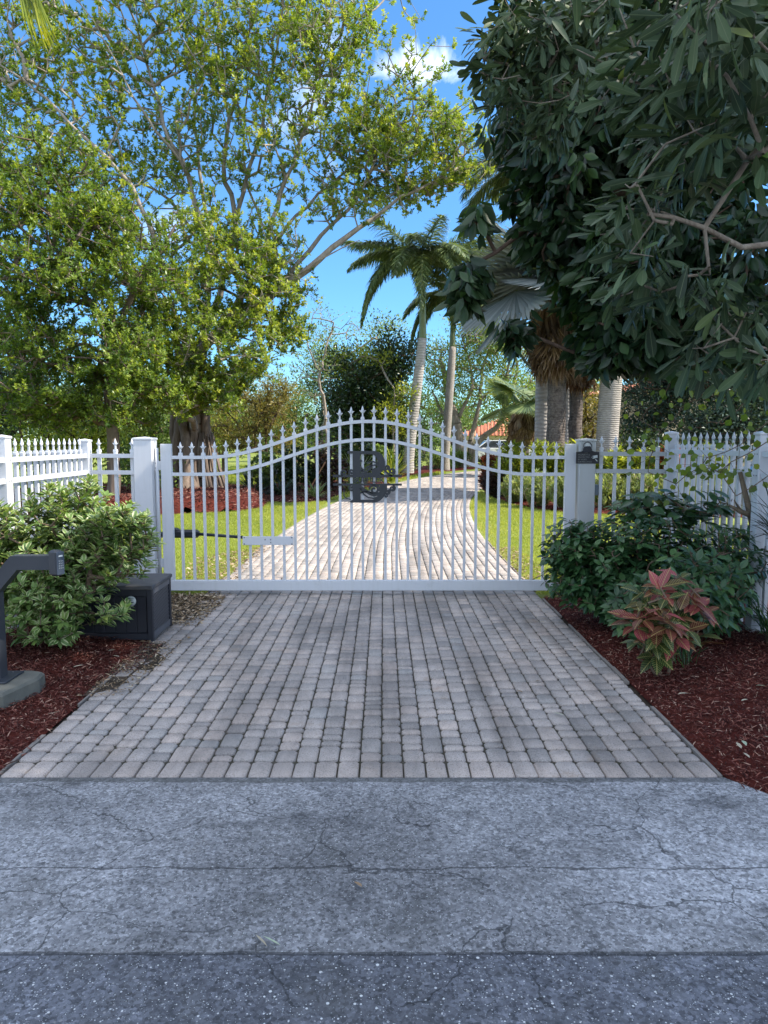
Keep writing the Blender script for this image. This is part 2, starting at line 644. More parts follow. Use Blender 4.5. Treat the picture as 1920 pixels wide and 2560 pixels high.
def tree(name, label, cat, base, limbs, lobes, bark, leaf, per=24, spread=.28, L=.1, Wr=.45, seg=.4, rt=.008, group=None,
         up=.3, flat=.5, extra=None, k=5, tone=None, trunk_extra=None, tv=.45, wig=.05, crown='crown', shape='q', clump=.16, sub=0):
    base = np.asarray(base, float)
    tips = lobes_to_tips(lobes, clump)
    P0, P1, R0, R1, d = skeleton(limbs, tips, seg=seg, rt=rt, wig=wig)
    root = thing(name, label, cat, base, 0, group)
    me = edge_mesh('trunk', P0 - base, P1 - base, R0, R1, bark, k)
    link('trunk', me, root)
    tn = None
    if tone == 'height':
        tn = np.clip((tips[:, 2] - tips[:, 2].min()) / np.ptp(tips[:, 2]) * .6 + RNG.random(len(tips)) * .4, 0, 1)
    if sub:
        N = len(tips) * sub
        out = nrm(np.repeat(nrm(d) * .7 + np.array([0, 0, .5]), sub, 0) + rand_dir(N) * .75)
        st = np.repeat(tips, sub, 0)
        en = st + out * (spread * (.5 + RNG.random(N)))[:, None]
        link('twigs', edge_mesh('twigs', st - base, en - base, np.full(N, rt * .75), np.full(N, rt * .35), bark, 3), root)
        tone_ = np.clip(np.repeat(RNG.random(len(tips)), sub) * .75 + RNG.random(N) * .25, 0, 1)
        me = whorl_leaves(en - base, nrm(out + np.array([0, 0, .35])), per, L, Wr, .95, leaf, crown, shape, .0, 0, tone_, tv, spread * .9)
    else:
        me = cluster_leaves(tips - base, per, spread, L, Wr, up, shape, leaf, crown, flat, tn, tv=tv)
    link(crown, me, root)
    if trunk_extra is not None: trunk_extra(root, base)
    return root


# ------------------------------------------------------------------ materials
def asphalt_mat():
    t = NT('asphalt')
    o = t.obj()
    s = t.n('SeparateXYZ', Vector=o)
    wob = t.math('MULTIPLY_ADD', t.n('TexNoise', _noise_dimensions='3D', Vector=o, Scale=3.0, Detail=6, Roughness=.7).outputs['Fac'], .09, -.045)
    yy = t.math('ADD', s.outputs[1], wob)
    near = t.math('LESS_THAN', t.math('ADD', s.outputs[1], t.math('MULTIPLY', wob, .3)), 2.17)      # old coarse road surface
    big = t.noise(.9, 5, .6, o)
    fine = t.noise(160, 3, .7, o)
    med = t.noise(14, 6, .65, o)
    c = t.ramp(t.math('ADD', t.math('MULTIPLY', big, .55), t.math('MULTIPLY', med, .45)), [(.30, (.17, .172, .18)), (.66, (.37, .373, .38))])
    c2 = t.ramp(t.math('ADD', t.math('MULTIPLY', big, .5), t.math('MULTIPLY', med, .5)), [(.32, (.085, .09, .105)), (.68, (.20, .21, .235))])
    c = t.mix(near, c, c2)
    c = t.mix(t.math('MULTIPLY', t.math('SUBTRACT', fine, .25, clamp=True), .75), c, (.03, .03, .035))
    gv = t.n('TexVoronoi', _feature='F1', Vector=o, Scale=95)
    gs = t.n('SeparateColor', Color=gv.outputs['Color']).outputs[0]
    c = t.mix(1.0, c, t.ramp(gs, [(0, .45), (.35, .85), (.8, 1.12), (1, 1.5)]), 'MULTIPLY')
    g2 = t.n('TexVoronoi', _feature='F1', Vector=o, Scale=48)
    g2s = t.n('SeparateColor', Color=g2.outputs['Color']).outputs[1]
    c = t.mix(.4, c, t.mix(1.0, c, t.ramp(g2s, [(0, .35), (.25, .9), (1, 1.25)]), 'MULTIPLY'))
    wear = t.noise(.55, 4, .6, t.n('Mapping', Vector=o, Location=(2.2, .3, 0)).outputs[0])
    c = t.mix(1.0, c, t.ramp(wear, [(.34, .68), (.5, 1.15), (.66, 1.6)]), 'MULTIPLY')
    worn = t.noise(3.4, 6, .7, o)
    c = t.mix(t.math('MULTIPLY', t.ramp(worn, [(.5, 0.0), (.68, 1.0)]), .45), c, (.09, .09, .085))
    def stones(scale, thr, rad, seed):
        mp = t.n('Mapping', Vector=o)
        mp.inputs['Location'].default_value = (seed, seed * 1.7, 0)
        v = t.n('TexVoronoi', _feature='F1', Vector=mp.outputs[0], Scale=scale, Randomness=1.0)
        ch = t.n('SeparateColor', Color=v.outputs['Color'])
        size = t.math('MULTIPLY', ch.outputs[1], rad)
        on = t.math('MULTIPLY', t.math('GREATER_THAN', ch.outputs[0], thr), t.math('LESS_THAN', v.outputs['Distance'], size))
        return on, ch.outputs[2]
    a, av = stones(190, .74, .44, 3.1)
    b, bv = stones(110, .76, .42, 9.7)
    b = t.math('MULTIPLY', b, t.math('ADD', t.math('MULTIPLY', near, .4), .6))
    d, dv = stones(64, .84, .34, 17.3)
    d = t.math('MULTIPLY', d, near)
    sc = t.mix(av, (.2, .22, .23), (.62, .64, .64))
    c = t.mix(t.math('MULTIPLY', a, .8), c, sc)
    c = t.mix(b, c, t.mix(bv, (.2, .2, .21), (.6, .61, .6)))
    c = t.mix(d, c, t.mix(dv, (.2, .2, .2), (.6, .61, .6)))
    dk, _ = stones(150, .78, .42, 31.0)
    c = t.mix(t.math('MULTIPLY', dk, .6), c, (.03, .035, .045))
    # cracks: two long joints running across, and a wandering net
    def line(y0, w):
        return t.math('LESS_THAN', t.math('ABSOLUTE', t.math('SUBTRACT', yy, y0)), w)
    wn = t.noise(5, 3, .6, o)
    k1 = t.math('LESS_THAN', t.math('ABSOLUTE', t.math('SUBTRACT', yy, 2.635)), t.math('MULTIPLY', t.math('SUBTRACT', wn, .2, clamp=True), .018))
    k2 = t.math('LESS_THAN', t.math('ABSOLUTE', t.math('SUBTRACT', t.math('ADD', s.outputs[1], t.math('MULTIPLY', wob, .3)), 2.17)), t.math('MULTIPLY', t.math('SUBTRACT', wn, .15, clamp=True), .024))
    wv = t.n('TexNoise', Vector=o, Scale=2.6, Detail=5, Roughness=.55).outputs['Color']
    pv = t.n('MixRGB', _blend_type='ADD', Fac=.3, Color1=o, Color2=wv).outputs[0]
    net = t.n('TexVoronoi', _feature='DISTANCE_TO_EDGE', Vector=pv, Scale=1.5)
    mask = t.math('GREATER_THAN', t.noise(1.3, 2, .5, o), .47)
    k3 = t.math('MULTIPLY', t.math('LESS_THAN', net.outputs['Distance'], t.math('MULTIPLY', wn, .008)), mask)
    pv2 = t.n('MixRGB', _blend_type='ADD', Fac=.35, Color1=o, Color2=t.n('TexNoise', Vector=o, Scale=6.0, Detail=6, Roughness=.65).outputs['Color']).outputs[0]
    net2 = t.n('TexVoronoi', _feature='DISTANCE_TO_EDGE', Vector=pv2, Scale=3.6)
    mask2 = t.math('GREATER_THAN', t.noise(2.4, 3, .6, t.n('Mapping', Vector=o, Location=(5, 1, 0)).outputs[0]), .53)
    k3 = t.math('MAXIMUM', k3, t.math('MULTIPLY', t.math('LESS_THAN', net2.outputs['Distance'], t.math('MULTIPLY', wn, .010)), mask2))
    far = t.math('GREATER_THAN', s.outputs[1], 1.95)
    k3 = t.math('MULTIPLY', k3, far)
    kk = t.math('MAXIMUM', t.math('MAXIMUM', k1, k2), k3)
    c = t.mix(t.math('MULTIPLY', kk, .62), c, (.012, .013, .014))
    # tar and oil stains with shapes of their own
    st = t.noise(3.1, 6, .72, t.n('Mapping', Vector=o, Scale=(.8, 1.7, 1), Location=(2.1, .9, 0)).outputs[0])
    c = t.mix(t.math('MULTIPLY', t.math('SUBTRACT', st, .55, clamp=True), 5.0, clamp=True), c, (.035, .037, .04))
    rs = t.noise(2.3, 4, .6, t.n('Mapping', Vector=o, Location=(7, 3, 0)).outputs[0])
    c = t.mix(t.math('MULTIPLY', t.math('SUBTRACT', rs, .66, clamp=True), 3.0, clamp=True), c, (.16, .12, .07))
    edge = t.math('GREATER_THAN', yy, 3.335)
    c = t.mix(t.math('MULTIPLY', edge, .6), c, (.05, .05, .045))
    h = t.math('SUBTRACT', t.math('ADD', t.math('MULTIPLY', fine, .5), t.math('MULTIPLY', t.math('MAXIMUM', a, b), .35)), t.math('MULTIPLY', kk, 1.5))
    return t.done(t.bsdf(c, .75, .35, 0, h, .6, .004))


def paver_mat():
    t = NT('concrete_paver')
    o = t.obj()
    r = t.n('Attribute', _attribute_name='rnd').outputs['Fac']
    c = t.ramp(r, [(0, (.215, .195, .18)), (.3, (.305, .27, .245)), (.62, (.37, .32, .285)), (.88, (.42, .345, .295)), (1, (.28, .27, .255))])
    sp = t.noise(240, 2, .7, o)
    c = t.mix(t.math('MULTIPLY', t.math('SUBTRACT', sp, .4, clamp=True), 1.5, clamp=True), c, (.62, .58, .54))
    c = t.mix(t.math('MULTIPLY', t.math('GREATER_THAN', t.noise(170, 2, .6, o), .6), .6), c, (.08, .075, .07))
    tr_ = t.noise(1.6, 5, .65, t.n('Mapping', Vector=o, Scale=(1.6, .22, 1), Location=(.7, 0, 0)).outputs[0])
    c = t.mix(1.0, c, t.ramp(tr_, [(.36, .68), (.52, 1.05), (.7, 1.2)]), 'MULTIPLY')
    m = t.noise(1.1, 6, .65, o)
    c = t.mix(t.math('MULTIPLY', t.math('SUBTRACT', m, .45, clamp=True), 2.0, clamp=True), c, (.15, .14, .13), 'MIX')
    g = t.noise(7, 7, .8, o)
    c = t.mix(t.math('MULTIPLY', t.math('SUBTRACT', g, .5, clamp=True), 2.2, clamp=True), c, (.15, .14, .125))
    rs = t.noise(2.6, 5, .7, t.n('Mapping', Vector=o, Location=(3, 8, 0)).outputs[0])
    c = t.mix(t.math('MULTIPLY', t.math('SUBTRACT', rs, .6, clamp=True), 4.0, clamp=True), c, (.22, .15, .09))
    return t.done(t.bsdf(c, .8, .3, 0, t.math('ADD', sp, t.math('MULTIPLY', g, .8)), .5, .003))


def ground_mat(name, a, b, c3, scale=1.0, bump=.4):
    t = NT(name)
    o = t.obj()
    n1, n2, n3 = t.noise(.35 * scale, 5, .6, o), t.noise(6 * scale, 5, .65, o), t.noise(60 * scale, 3, .7, o)
    c = t.mix(t.ramp(n1, [(.4, 0.0), (.62, 1.0)]), a, b)
    c = t.mix(t.math('MULTIPLY', t.ramp(n2, [(.45, 0.0), (.7, 1.0)]), .7), c, c3)
    c = t.mix(t.math('MULTIPLY', t.ramp(n3, [(.4, 0.0), (.7, 1.0)]), .4), c, tuple(x * .4 for x in a))
    return t.done(t.bsdf(c, .9, .1, 0, n3, bump, .01))


def tile_mat():
    t = NT('clay_roof_tile')
    o = t.obj()
    w = t.n('TexWave', _wave_type='BANDS', _bands_direction='X', Vector=o, Scale=1.0, Distortion=.15)
    w2 = t.n('TexWave', _wave_type='BANDS', _bands_direction='Y', Vector=o, Scale=.9, Distortion=.1)
    n = t.noise(3, 4, .6, o)
    c = t.mix(n, (.42, .14, .075), (.62, .28, .17))
    c = t.mix(t.math('MULTIPLY', t.math('LESS_THAN', w.outputs['Fac'], .3), .6), c, (.2, .06, .03))
    return t.done(t.bsdf(c, .8, .2, 0, w.outputs['Fac'], .8, .06))


M_ASPH, M_PAVER = asphalt_mat(), paver_mat()
M_JOINT = ground_mat('joint_sand', (.07, .065, .05), (.1, .09, .075), (.05, .06, .03), 8)
M_GRASSG = ground_mat('lawn_soil', (.14, .2, .035), (.22, .26, .06), (.28, .27, .1), 1.0)
M_MULCHG = ground_mat('mulch_base', (.07, .014, .01), (.11, .024, .016), (.03, .01, .008), 3)
M_SOIL = ground_mat('dark_soil', (.045, .038, .03), (.07, .055, .042), (.1, .08, .06), 4)
M_CONC = plain('old_concrete', (.13, .13, .11), .9, .2, var=.45, scale=9, bstr=.5)
M_EDGE = plain('edging_concrete', (.2, .18, .16), .9, .2, var=.5, scale=14, bstr=.5)


def white_mat(name, col, dirt=.35):
    t = NT(name)
    o = t.obj()
    n = t.noise(5, 6, .7, o)
    m = t.n('Mapping', Vector=o, Scale=(14, 14, 1.2)).outputs[0]
    st = t.noise(2, 5, .65, m)
    c = t.mix(t.math('MULTIPLY', t.ramp(st, [(.5, 0.0), (.8, 1.0)]), dirt), col, (.42, .43, .40))
    c = t.mix(t.math('MULTIPLY', t.ramp(n, [(.6, 0.0), (.75, 1.0)]), dirt * .8), c, (.3, .32, .28))
    return t.done(t.bsdf(c, .38, .45, 0, n, .06, .002))


M_WHITE = white_mat('white_painted_metal', (.58, .60, .63), .3)
M_WHITE_OLD = white_mat('weathered_white_paint', (.44, .46, .46), .5)
M_SCREW = plain('screw_steel', (.12, .12, .13), .4, .5, .8)
M_BLACK = plain('black_metal', (.018, .022, .028), .42, .5, 0, .25, 12)
M_CHAR = plain('charcoal_powder_coat', (.028, .033, .042), .45, .5, 0, .2, 10)
M_RESIN = plain('black_resin', (.014, .016, .024), .5, .45, 0, .25, 10)
M_RESIN_TOP = plain('dusty_resin_lid', (.07, .07, .075), .6, .35, 0, .6, 14)
M_PALEPRINT = plain('pale_print', (.55, .58, .56), .5, .3)
M_GREYPRINT = plain('grey_print', (.2, .21, .2), .5, .3)
M_STICK = plain('pale_sticker', (.42, .47, .46), .4, .4)
M_INK = plain('ink', (.03, .03, .035), .5, .3)
M_RUB = plain('tyre_rubber', (.02, .02, .02), .8, .2)
M_STUCCO = plain('beige_stucco', (.52, .42, .31), .9, .15, 0, .12, 3, .3)
M_TRIM = plain('cream_trim', (.68, .6, .48), .8, .2)
M_TILE = tile_mat()
M_GLASS = plain('dark_window_glass', (.02, .025, .03), .08, .6)
M_CARW = plain('white_car_paint', (.72, .73, .74), .15, .6, 0, .02)
M_CARG = plain('pale_grey_car_paint', (.4, .43, .47), .2, .6, .3, .04)
M_CHROME = plain('alloy', (.45, .46, .48), .25, .5, .9)
M_LAMP = plain('lamp_lens', (.5, .5, .48), .1, .6)

B_PALE = bark_mat('pale_grey_bark', (.16, .13, .1), (.42, .37, .31), 7)
B_LIMB = bark_mat('speckled_limb_bark', (.13, .10, .075), (.33, .28, .22), 30)
B_DARK = bark_mat('dark_brown_bark', (.05, .035, .025), (.16, .11, .08), 8)
B_FIG = bark_mat('fig_bark', (.065, .045, .035), (.24, .19, .155), 5)
B_ROYAL = bark_mat('royal_palm_bark', (.30, .28, .25), (.5, .47, .43), 3, ring=2.6)
B_GREYPALM = bark_mat('ringed_palm_bark', (.26, .235, .2), (.46, .42, .37), 3, ring=5.5)
B_FIBRE = bark_mat('fibrous_palm_bark', (.045, .035, .03), (.26, .22, .19), 10, ring=7)
B_DRIFT = bark_mat('weathered_wood', (.05, .04, .03), (.24, .18, .12), 14)
B_TWIG = plain('twig_bark', (.14, .1, .07), .85, .15, 0, .3, 20)
B_TAN = plain('tan_stem', (.34, .27, .19), .8, .2, 0, .3, 20)

L_FIG = leaf_mat('fig_leaf', [(0, (.035, .08, .018)), (.3, (.12, .2, .03)), (.6, (.24, .32, .045)), (.87, (.42, .46, .06)), (1, (.66, .55, .07))], .42, .42, .4, 1.6)
L_FIGGREEN = leaf_mat('glossy_fig_leaf', [(0, (.03, .07, .018)), (.4, (.11, .19, .03)), (.8, (.26, .34, .05)), (1, (.48, .5, .07))], .4, .38, .45, 1.5)
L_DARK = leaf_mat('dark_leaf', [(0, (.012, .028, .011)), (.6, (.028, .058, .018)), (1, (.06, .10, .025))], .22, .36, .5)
L_THICK = leaf_mat('thicket_leaf', [(0, (.03, .055, .016)), (.5, (.08, .13, .03)), (.85, (.18, .22, .045)), (1, (.36, .27, .1))], .3)
L_YELLOW = leaf_mat('yellow_green_leaf', [(0, (.08, .12, .025)), (.5, (.24, .3, .04)), (1, (.5, .5, .07))], .42)
L_OLIVE = leaf_mat('ochre_leaf', [(0, (.08, .08, .02)), (.5, (.2, .18, .045)), (1, (.36, .27, .08))], .35)
L_MID = leaf_mat('mid_green_leaf', [(0, (.04, .08, .02)), (.5, (.1, .165, .035)), (1, (.21, .28, .06))], .32)
L_PALEGREEN = leaf_mat('pale_green_leaf', [(0, (.08, .13, .04)), (.5, (.17, .25, .07)), (1, (.3, .38, .11))], .4)
L_GREY = leaf_mat('grey_green_leaf', [(0, (.016, .03, .015)), (.4, (.04, .07, .032)), (.85, (.08, .125, .055)), (1, (.19, .24, .05))], .16, .5, .3, 1.3, 'midrib', (.15, .19, .1))
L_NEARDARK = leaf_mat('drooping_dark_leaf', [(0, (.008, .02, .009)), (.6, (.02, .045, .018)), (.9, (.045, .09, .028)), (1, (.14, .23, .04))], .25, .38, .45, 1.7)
L_VARIEG = leaf_mat('variegated_leaf', [(0, (.06, .12, .035)), (.45, (.12, .21, .055)), (.85, (.2, .3, .08)), (1, (.34, .42, .11))], .3, .4, .4, 1.3, 'variegated', (.48, .52, .28))
L_SHRUB = leaf_mat('deep_green_shrub_leaf', [(0, (.02, .055, .022)), (.5, (.04, .1, .036)), (.9, (.075, .155, .05)), (1, (.11, .19, .06))], .25, .36, .5)
L_CROTON = leaf_mat('croton_leaf', [(0, (.012, .035, .012)), (.46, (.04, .08, .018)), (.54, (.10, .03, .018)), (.75, (.22, .03, .045)), (1, (.55, .1, .14))], .28, .35, .5, 1.3, 'veined', (.5, .42, .16))
L_VINE = leaf_mat('vine_leaf', [(0, (.06, .10, .02)), (.6, (.14, .2, .03)), (1, (.24, .28, .04))], .4)
L_FINE = leaf_mat('fine_blue_green_leaf', [(0, (.02, .04, .03)), (.6, (.05, .09, .065)), (1, (.1, .15, .11))], .2)
L_ROYAL = leaf_mat('royal_frond', [(0, (.06, .10, .045)), (.6, (.13, .19, .075)), (1, (.25, .3, .13))], .3, .35, .5)
L_BISM = leaf_mat('silver_fan', [(0, (.16, .19, .19)), (1, (.32, .35, .35))], .25, .5, .4, 1.2)
L_DEAD = leaf_mat('dead_frond', [(0, (.13, .085, .055)), (.5, (.24, .165, .11)), (1, (.4, .3, .21))], .2, .8, .1, 1.0)
L_RED = leaf_mat('red_croton_leaf', [(0, (.05, .02, .012)), (.4, (.15, .05, .02)), (.7, (.4, .08, .03)), (1, (.5, .3, .04))], .3)
L_MAROON = leaf_mat('maroon_leaf', [(0, (.025, .02, .014)), (.7, (.07, .04, .03)), (1, (.14, .07, .045))], .25)
L_STRAP = leaf_mat('striped_strap_leaf', [(0, (.09, .14, .04)), (1, (.3, .36, .16))], .3)
L_SPIKE = leaf_mat('dark_strap_leaf', [(0, (.012, .022, .012)), (1, (.035, .055, .028))], .15)
L_GRASS = leaf_mat('grass_blade', [(0, (.15, .20, .03)), (.5, (.3, .35, .06)), (.85, (.43, .43, .11)), (1, (.55, .47, .24))], .45)
L_MULCH = leaf_mat('mulch_shred', [(0, (.035, .014, .011)), (.5, (.12, .038, .03)), (.85, (.21, .08, .058)), (1, (.4, .27, .2))], 0.0, .85, .15)
L_LITTER = leaf_mat('dry_litter', [(0, (.10, .07, .04)), (.6, (.3, .21, .13)), (1, (.55, .46, .33))], .1, .8, .1)
L_DRY = leaf_mat('dry_leaf', [(0, (.42, .36, .26)), (.6, (.6, .55, .42)), (1, (.4, .48, .34))], .15, .7, .2)


# ------------------------------------------------------------------ road, driveway, beds
def sheet(name, poly, z, mat, kind='structure'):
    me = bpy.data.meshes.new(name)
    me.from_pydata([(x, y, z) for x, y in poly], [], [tuple(range(len(poly)))])
    me.materials.append(mat)
    me.update()
    return tag(link(name, me), kind=kind)


sheet('lawn', [(-400, 7.4), (400, 7.4), (400, 700), (-400, 700)], -.02, M_GRASSG)
sheet('ground', [(-400, -200), (400, -200), (400, 7.4), (-400, 7.4)], -.03, M_SOIL)
sheet('road', [(-60, -8), (60, -8), (60, 2.9), (1.9, 3.02), (1.62, 3.383), (-1.84, 3.383), (-2.2, 3.3), (-60, 3.2)], 0, M_ASPH)

CL = smooth_path([(-.12, 3.38), (-.12, 5), (-.12, 8.5), (-.08, 12), (.12, 15.5), (.48, 19), (1.05, 22.5), (2.05, 27), (3.4, 31.5), (5.3, 36), (8.3, 40.5), (13, 43.5), (20, 45)], .25)
_s = np.concatenate([[0], np.cumsum(np.linalg.norm(np.diff(CL, axis=0), axis=1))])
HALF = 1.72


def road_pt(a, s):
    """a across (-1.72..1.72), s metres along from the street"""
    cx, cy = np.interp(s, _s, CL[:, 0]), np.interp(s, _s, CL[:, 1])
    e = .3
    dx = np.interp(s + e, _s, CL[:, 0]) - np.interp(s - e, _s, CL[:, 0])
    dy = np.interp(s + e, _s, CL[:, 1]) - np.interp(s - e, _s, CL[:, 1])
    l = np.hypot(dx, dy) + 1e-9
    return cx + a * dy / l, cy - a * dx / l


def driveway():
    cells = []
    ncol = 32
    w = HALF * 2 / ncol
    for i in range(ncol):                      # the row laid across at the street
        cells.append((-HALF + i * w, -HALF + (i + 1) * w, .0, .185))
    send = _s[-1] - 1
    for i in range(ncol):
        s = .185
        a0 = -HALF + i * w
        while s < send:
            l = random.choice([.075, .105, .125, .14, .165, .185])
            if s > 12: l *= 1.3
            cells.append((a0, a0 + w, s, min(s + l, send)))
            s += l
    c = np.array(cells)
    N = len(c)
    hw, hl = (c[:, 1] - c[:, 0]) / 2, (c[:, 3] - c[:, 2]) / 2
    ca, cs = (c[:, 0] + c[:, 1]) / 2, (c[:, 2] + c[:, 3]) / 2
    g = .0026 + .0018 * RNG.random(N)
    gl = .0062 + .003 * RNG.random(N)
    b, r = .010, .015
    def ring(inset, rr):
        x, y = hw - g - inset, hl - gl - inset
        rr = np.minimum(rr, y * .6)
        pts = [(-x + rr, -y), (x - rr, -y), (x, -y + rr), (x, y - rr), (x - rr, y), (-x + rr, y), (-x, y - rr), (-x, -y + rr)]
        A = np.stack([p[0] for p in pts], 1)
        S = np.stack([p[1] for p in pts], 1)
        return A, S
    A1, S1 = ring(0, r)
    A2, S2 = ring(b * .7, r * .8)
    jit = RNG.normal(size=A1.shape) * .0012
    zt = RNG.normal(size=N) * .0013
    tl = RNG.normal(size=(N, 2)) * .012
    V = []
    for A, S, z in ((A1, S1, -.022), (A1, S1, -.005), (A2, S2, .002)):
        A = A + jit
        X, Y = road_pt(ca[:, None] + A, cs[:, None] + S)
        Z = z + zt[:, None] + (A * tl[:, :1] + S * tl[:, 1:2] if z > -.01 else 0)
        V.append(np.stack([X, Y, np.broadcast_to(Z, X.shape)], -1))
    V = np.concatenate(V, 1).reshape(-1, 3)
    k = np.arange(8)
    q = np.concatenate([np.stack([k, (k + 1) % 8, (k + 1) % 8 + 8, k + 8], 1), np.stack([k + 8, (k + 1) % 8 + 8, (k + 1) % 8 + 16, k + 16], 1)])
    off = (np.arange(N) * 24)[:, None, None]
    top = (np.arange(16, 24)[None, None] + off).reshape(-1, 8)
    qs = (q[None] + off).reshape(-1, 4)
    rn = RNG.random(N)
    rn[:ncol] = .55 + .35 * RNG.random(ncol)
    me = npmesh('driveway', V, [top, qs], M_PAVER, rnd=np.concatenate([rn, np.repeat(rn, 16)]))
    tag(link('driveway', me), kind='structure')
    ss = np.arange(0, send, .5)
    vs = []
    for a in (-HALF, HALF):
        X, Y = road_pt(np.full_like(ss, a), ss)
        vs.append(np.stack([X, Y, np.full_like(X, -.012)], 1))
    n = len(ss)
    i = np.arange(n - 1)
    me = npmesh('driveway_bed', np.concatenate(vs), [np.stack([i, i + n, i + n + 1, i + 1], 1)], M_JOINT)
    tag(link('driveway_bed', me), kind='structure')
    # thin broken concrete haunch on both edges
    mb = MB()
    for side in (-1, 1):
        s = .02
        while s < 8:
            l = random.uniform(.12, .5)
            if random.random() < .82:
                a = side * (HALF + .014 + random.uniform(-.004, .004))
                x0, y0 = road_pt(a, s); x1, y1 = road_pt(a, s + l * .96)
                mb.bar((x0, y0, -.007 + random.uniform(-.004, .004)), (x1, y1, -.007 + random.uniform(-.004, .004)), random.uniform(.012, .03), .02)
            s += l
    tag(mb.build('driveway_kerb', M_EDGE), kind='structure')


driveway()


def mound(name, poly, h, mat, z0=-.015, kind='structure', step=.25, rough=.02):
    """a bed with a rising middle, inside the polygon"""
    poly = np.array(poly, float)
    x0, y0 = poly.min(0); x1, y1 = poly.max(0)
    xs, ys = np.arange(x0, x1 + step, step), np.arange(y0, y1 + step, step)
    X, Y = np.meshgrid(xs, ys)
    p = np.stack([X.ravel(), Y.ravel()], 1)
    ins, dist = inside(p, poly)
    sd = np.where(ins, dist, -dist)
    keep = sd > -step * .75
    z = z0 + np.clip(sd / .5, -.2, 1) * h + (RNG.random(len(p)) - .5) * rough * (sd > .1)
    # pull outer points onto the outline
    for i in np.nonzero(keep & (sd < step * .35))[0]:
        p[i] = closest(p[i], poly)
        z[i] = z0
    V = np.column_stack([p, z])
    W = len(xs)
    fs = []
    for j in range(len(ys) - 1):
        for i in range(W - 1):
            a = j * W + i
            q = (a, a + 1, a + W + 1, a + W)
            if all(keep[k] for k in q): fs.append(q)
    me = npmesh(name, V, [np.array(fs)], mat, smooth=True)
    tag(link(name, me), kind=kind)
    return poly


def inside(p, poly):
    x, y = p[:, 0], p[:, 1]
    ins = np.zeros(len(p), bool)
    dist = np.full(len(p), 1e9)
    n = len(poly)
    for i in range(n):
        a, b = poly[i], poly[(i + 1) % n]
        c = ((a[1] > y) != (b[1] > y))
        with np.errstate(divide='ignore', invalid='ignore'):
            xi = (b[0] - a[0]) * (y - a[1]) / (b[1] - a[1] + 1e-12) + a[0]
        ins ^= c & (x < xi)
        ab = b - a
        t = np.clip(((p - a) @ ab) / (ab @ ab), 0, 1)
        dist = np.minimum(dist, np.linalg.norm(p - (a + t[:, None] * ab), axis=1))
    return ins, dist


def closest(q, poly):
    best, bp = 1e9, q
    for i in range(len(poly)):
        a, b = poly[i], poly[(i + 1) % len(poly)]
        ab = b - a
        t = min(1, max(0, (q - a) @ ab / (ab @ ab)))
        c = a + t * ab
        d = np.linalg.norm(q - c)
        if d < best: best, bp = d, c
    return bp


def shreds(name, poly, n, h, z0=-.01, L=.032, W=.005, mat=L_MULCH, spill=.02, bias=None, tilt=.35):
    poly = np.array(poly, float)
    x0, y0 = poly.min(0); x1, y1 = poly.max(0)
    p = np.column_stack([RNG.uniform(x0, x1, n * 3), RNG.uniform(y0, y1, n * 3)])
    if bias: p[:, 1] = y0 + (y1 - y0) * RNG.random(n * 3) ** bias
    ins, dist = inside(p, poly)
    ok = ins | (dist < spill * RNG.random(len(p)))
    p, dist, ins = p[ok][:n], dist[ok][:n], ins[ok][:n]
    sd = np.where(ins, dist, 0)
    m = len(p)
    z = z0 + np.clip(sd / .5, 0, 1) * h + RNG.random(m) * .014 + .003
    a = RNG.random(m) * 6.283
    d = np.column_stack([np.cos(a), np.sin(a), RNG.normal(size=m) * tilt])
    nn = np.column_stack([RNG.normal(size=(m, 2)) * .5, np.ones(m)])
    Ls = L * (.4 + RNG.random(m) ** 2 * 1.6)
    me = leafset(name, np.column_stack([p, z]), d, nn, Ls, W * (.6 + RNG.random(m)), mat, 'b')
    return tag(link(name, me), kind='stuff')


LBED = [(-1.87, 3.4), (-1.87, 4.85), (-1.7, 5.1), (-1.72, 5.6), (-1.85, 5.75), (-2.3, 7.7), (-7, 7.7), (-7, 3.25), (-2.1, 3.28)]
RBED = [(1.64, 3.36), (1.64, 7.5), (7, 7.6), (7, 2.85), (1.98, 2.96), (1.8, 3.12)]
mound('mulch_bed', LBED, .05, M_MULCHG)
mound('mulch_bed', RBED, .05, M_MULCHG)
shreds('mulch', LBED[:6] + [(-3.6, 7.7), (-3.6, 3.25), (-2.1, 3.28)], 42000, .05)
shreds('mulch', [(1.64, 3.36), (1.64, 7.5), (3.6, 7.6), (3.6, 2.9), (1.98, 2.96), (1.8, 3.12)], 38000, .05)
ISL = [(-2.9, 17.6), (-3.3, 16.7), (-4.6, 15.9), (-6.3, 15.5), (-8.5, 15.8), (-10, 17.5), (-10.4, 20), (-9.4, 22.6), (-6.5, 23.6), (-4.2, 22.6), (-3.1, 20.4)]
mound('mulch_bed', ISL, .3, M_MULCHG, step=.4)
shreds('mulch', ISL, 14000, .3, L=.09, W=.02)
RB2 = [(3.3, 25.5), (3.1, 21), (3.2, 18.6), (3.7, 16.8), (4.4, 16.1), (6.5, 15.5), (12, 15.3), (12, 27), (5, 28)]
mound('mulch_bed', RB2, .1, M_MULCHG, step=.4)
shreds('mulch', RB2, 9000, .1, L=.09, W=.02, bias=2.0)
LB2 = [(-4.6, 20.5), (-3.8, 19.4), (-2.4, 18.9), (-1.5, 19.4), (-1.3, 22), (-.4, 25.2), (.3, 28), (-3, 29), (-5, 25)]
mound('mulch_bed', LB2, .08, M_MULCHG, step=.4)
shreds('mulch', LB2, 7000, .08, L=.09, W=.02, bias=1.8)
HB = [(.6, 30.2), (1.2, 33), (3.2, 38), (5.6, 42.2), (9, 46), (4, 49), (-1, 40), (-2, 32)]
mound('mulch_bed', HB, .06, M_MULCHG, step=.5)
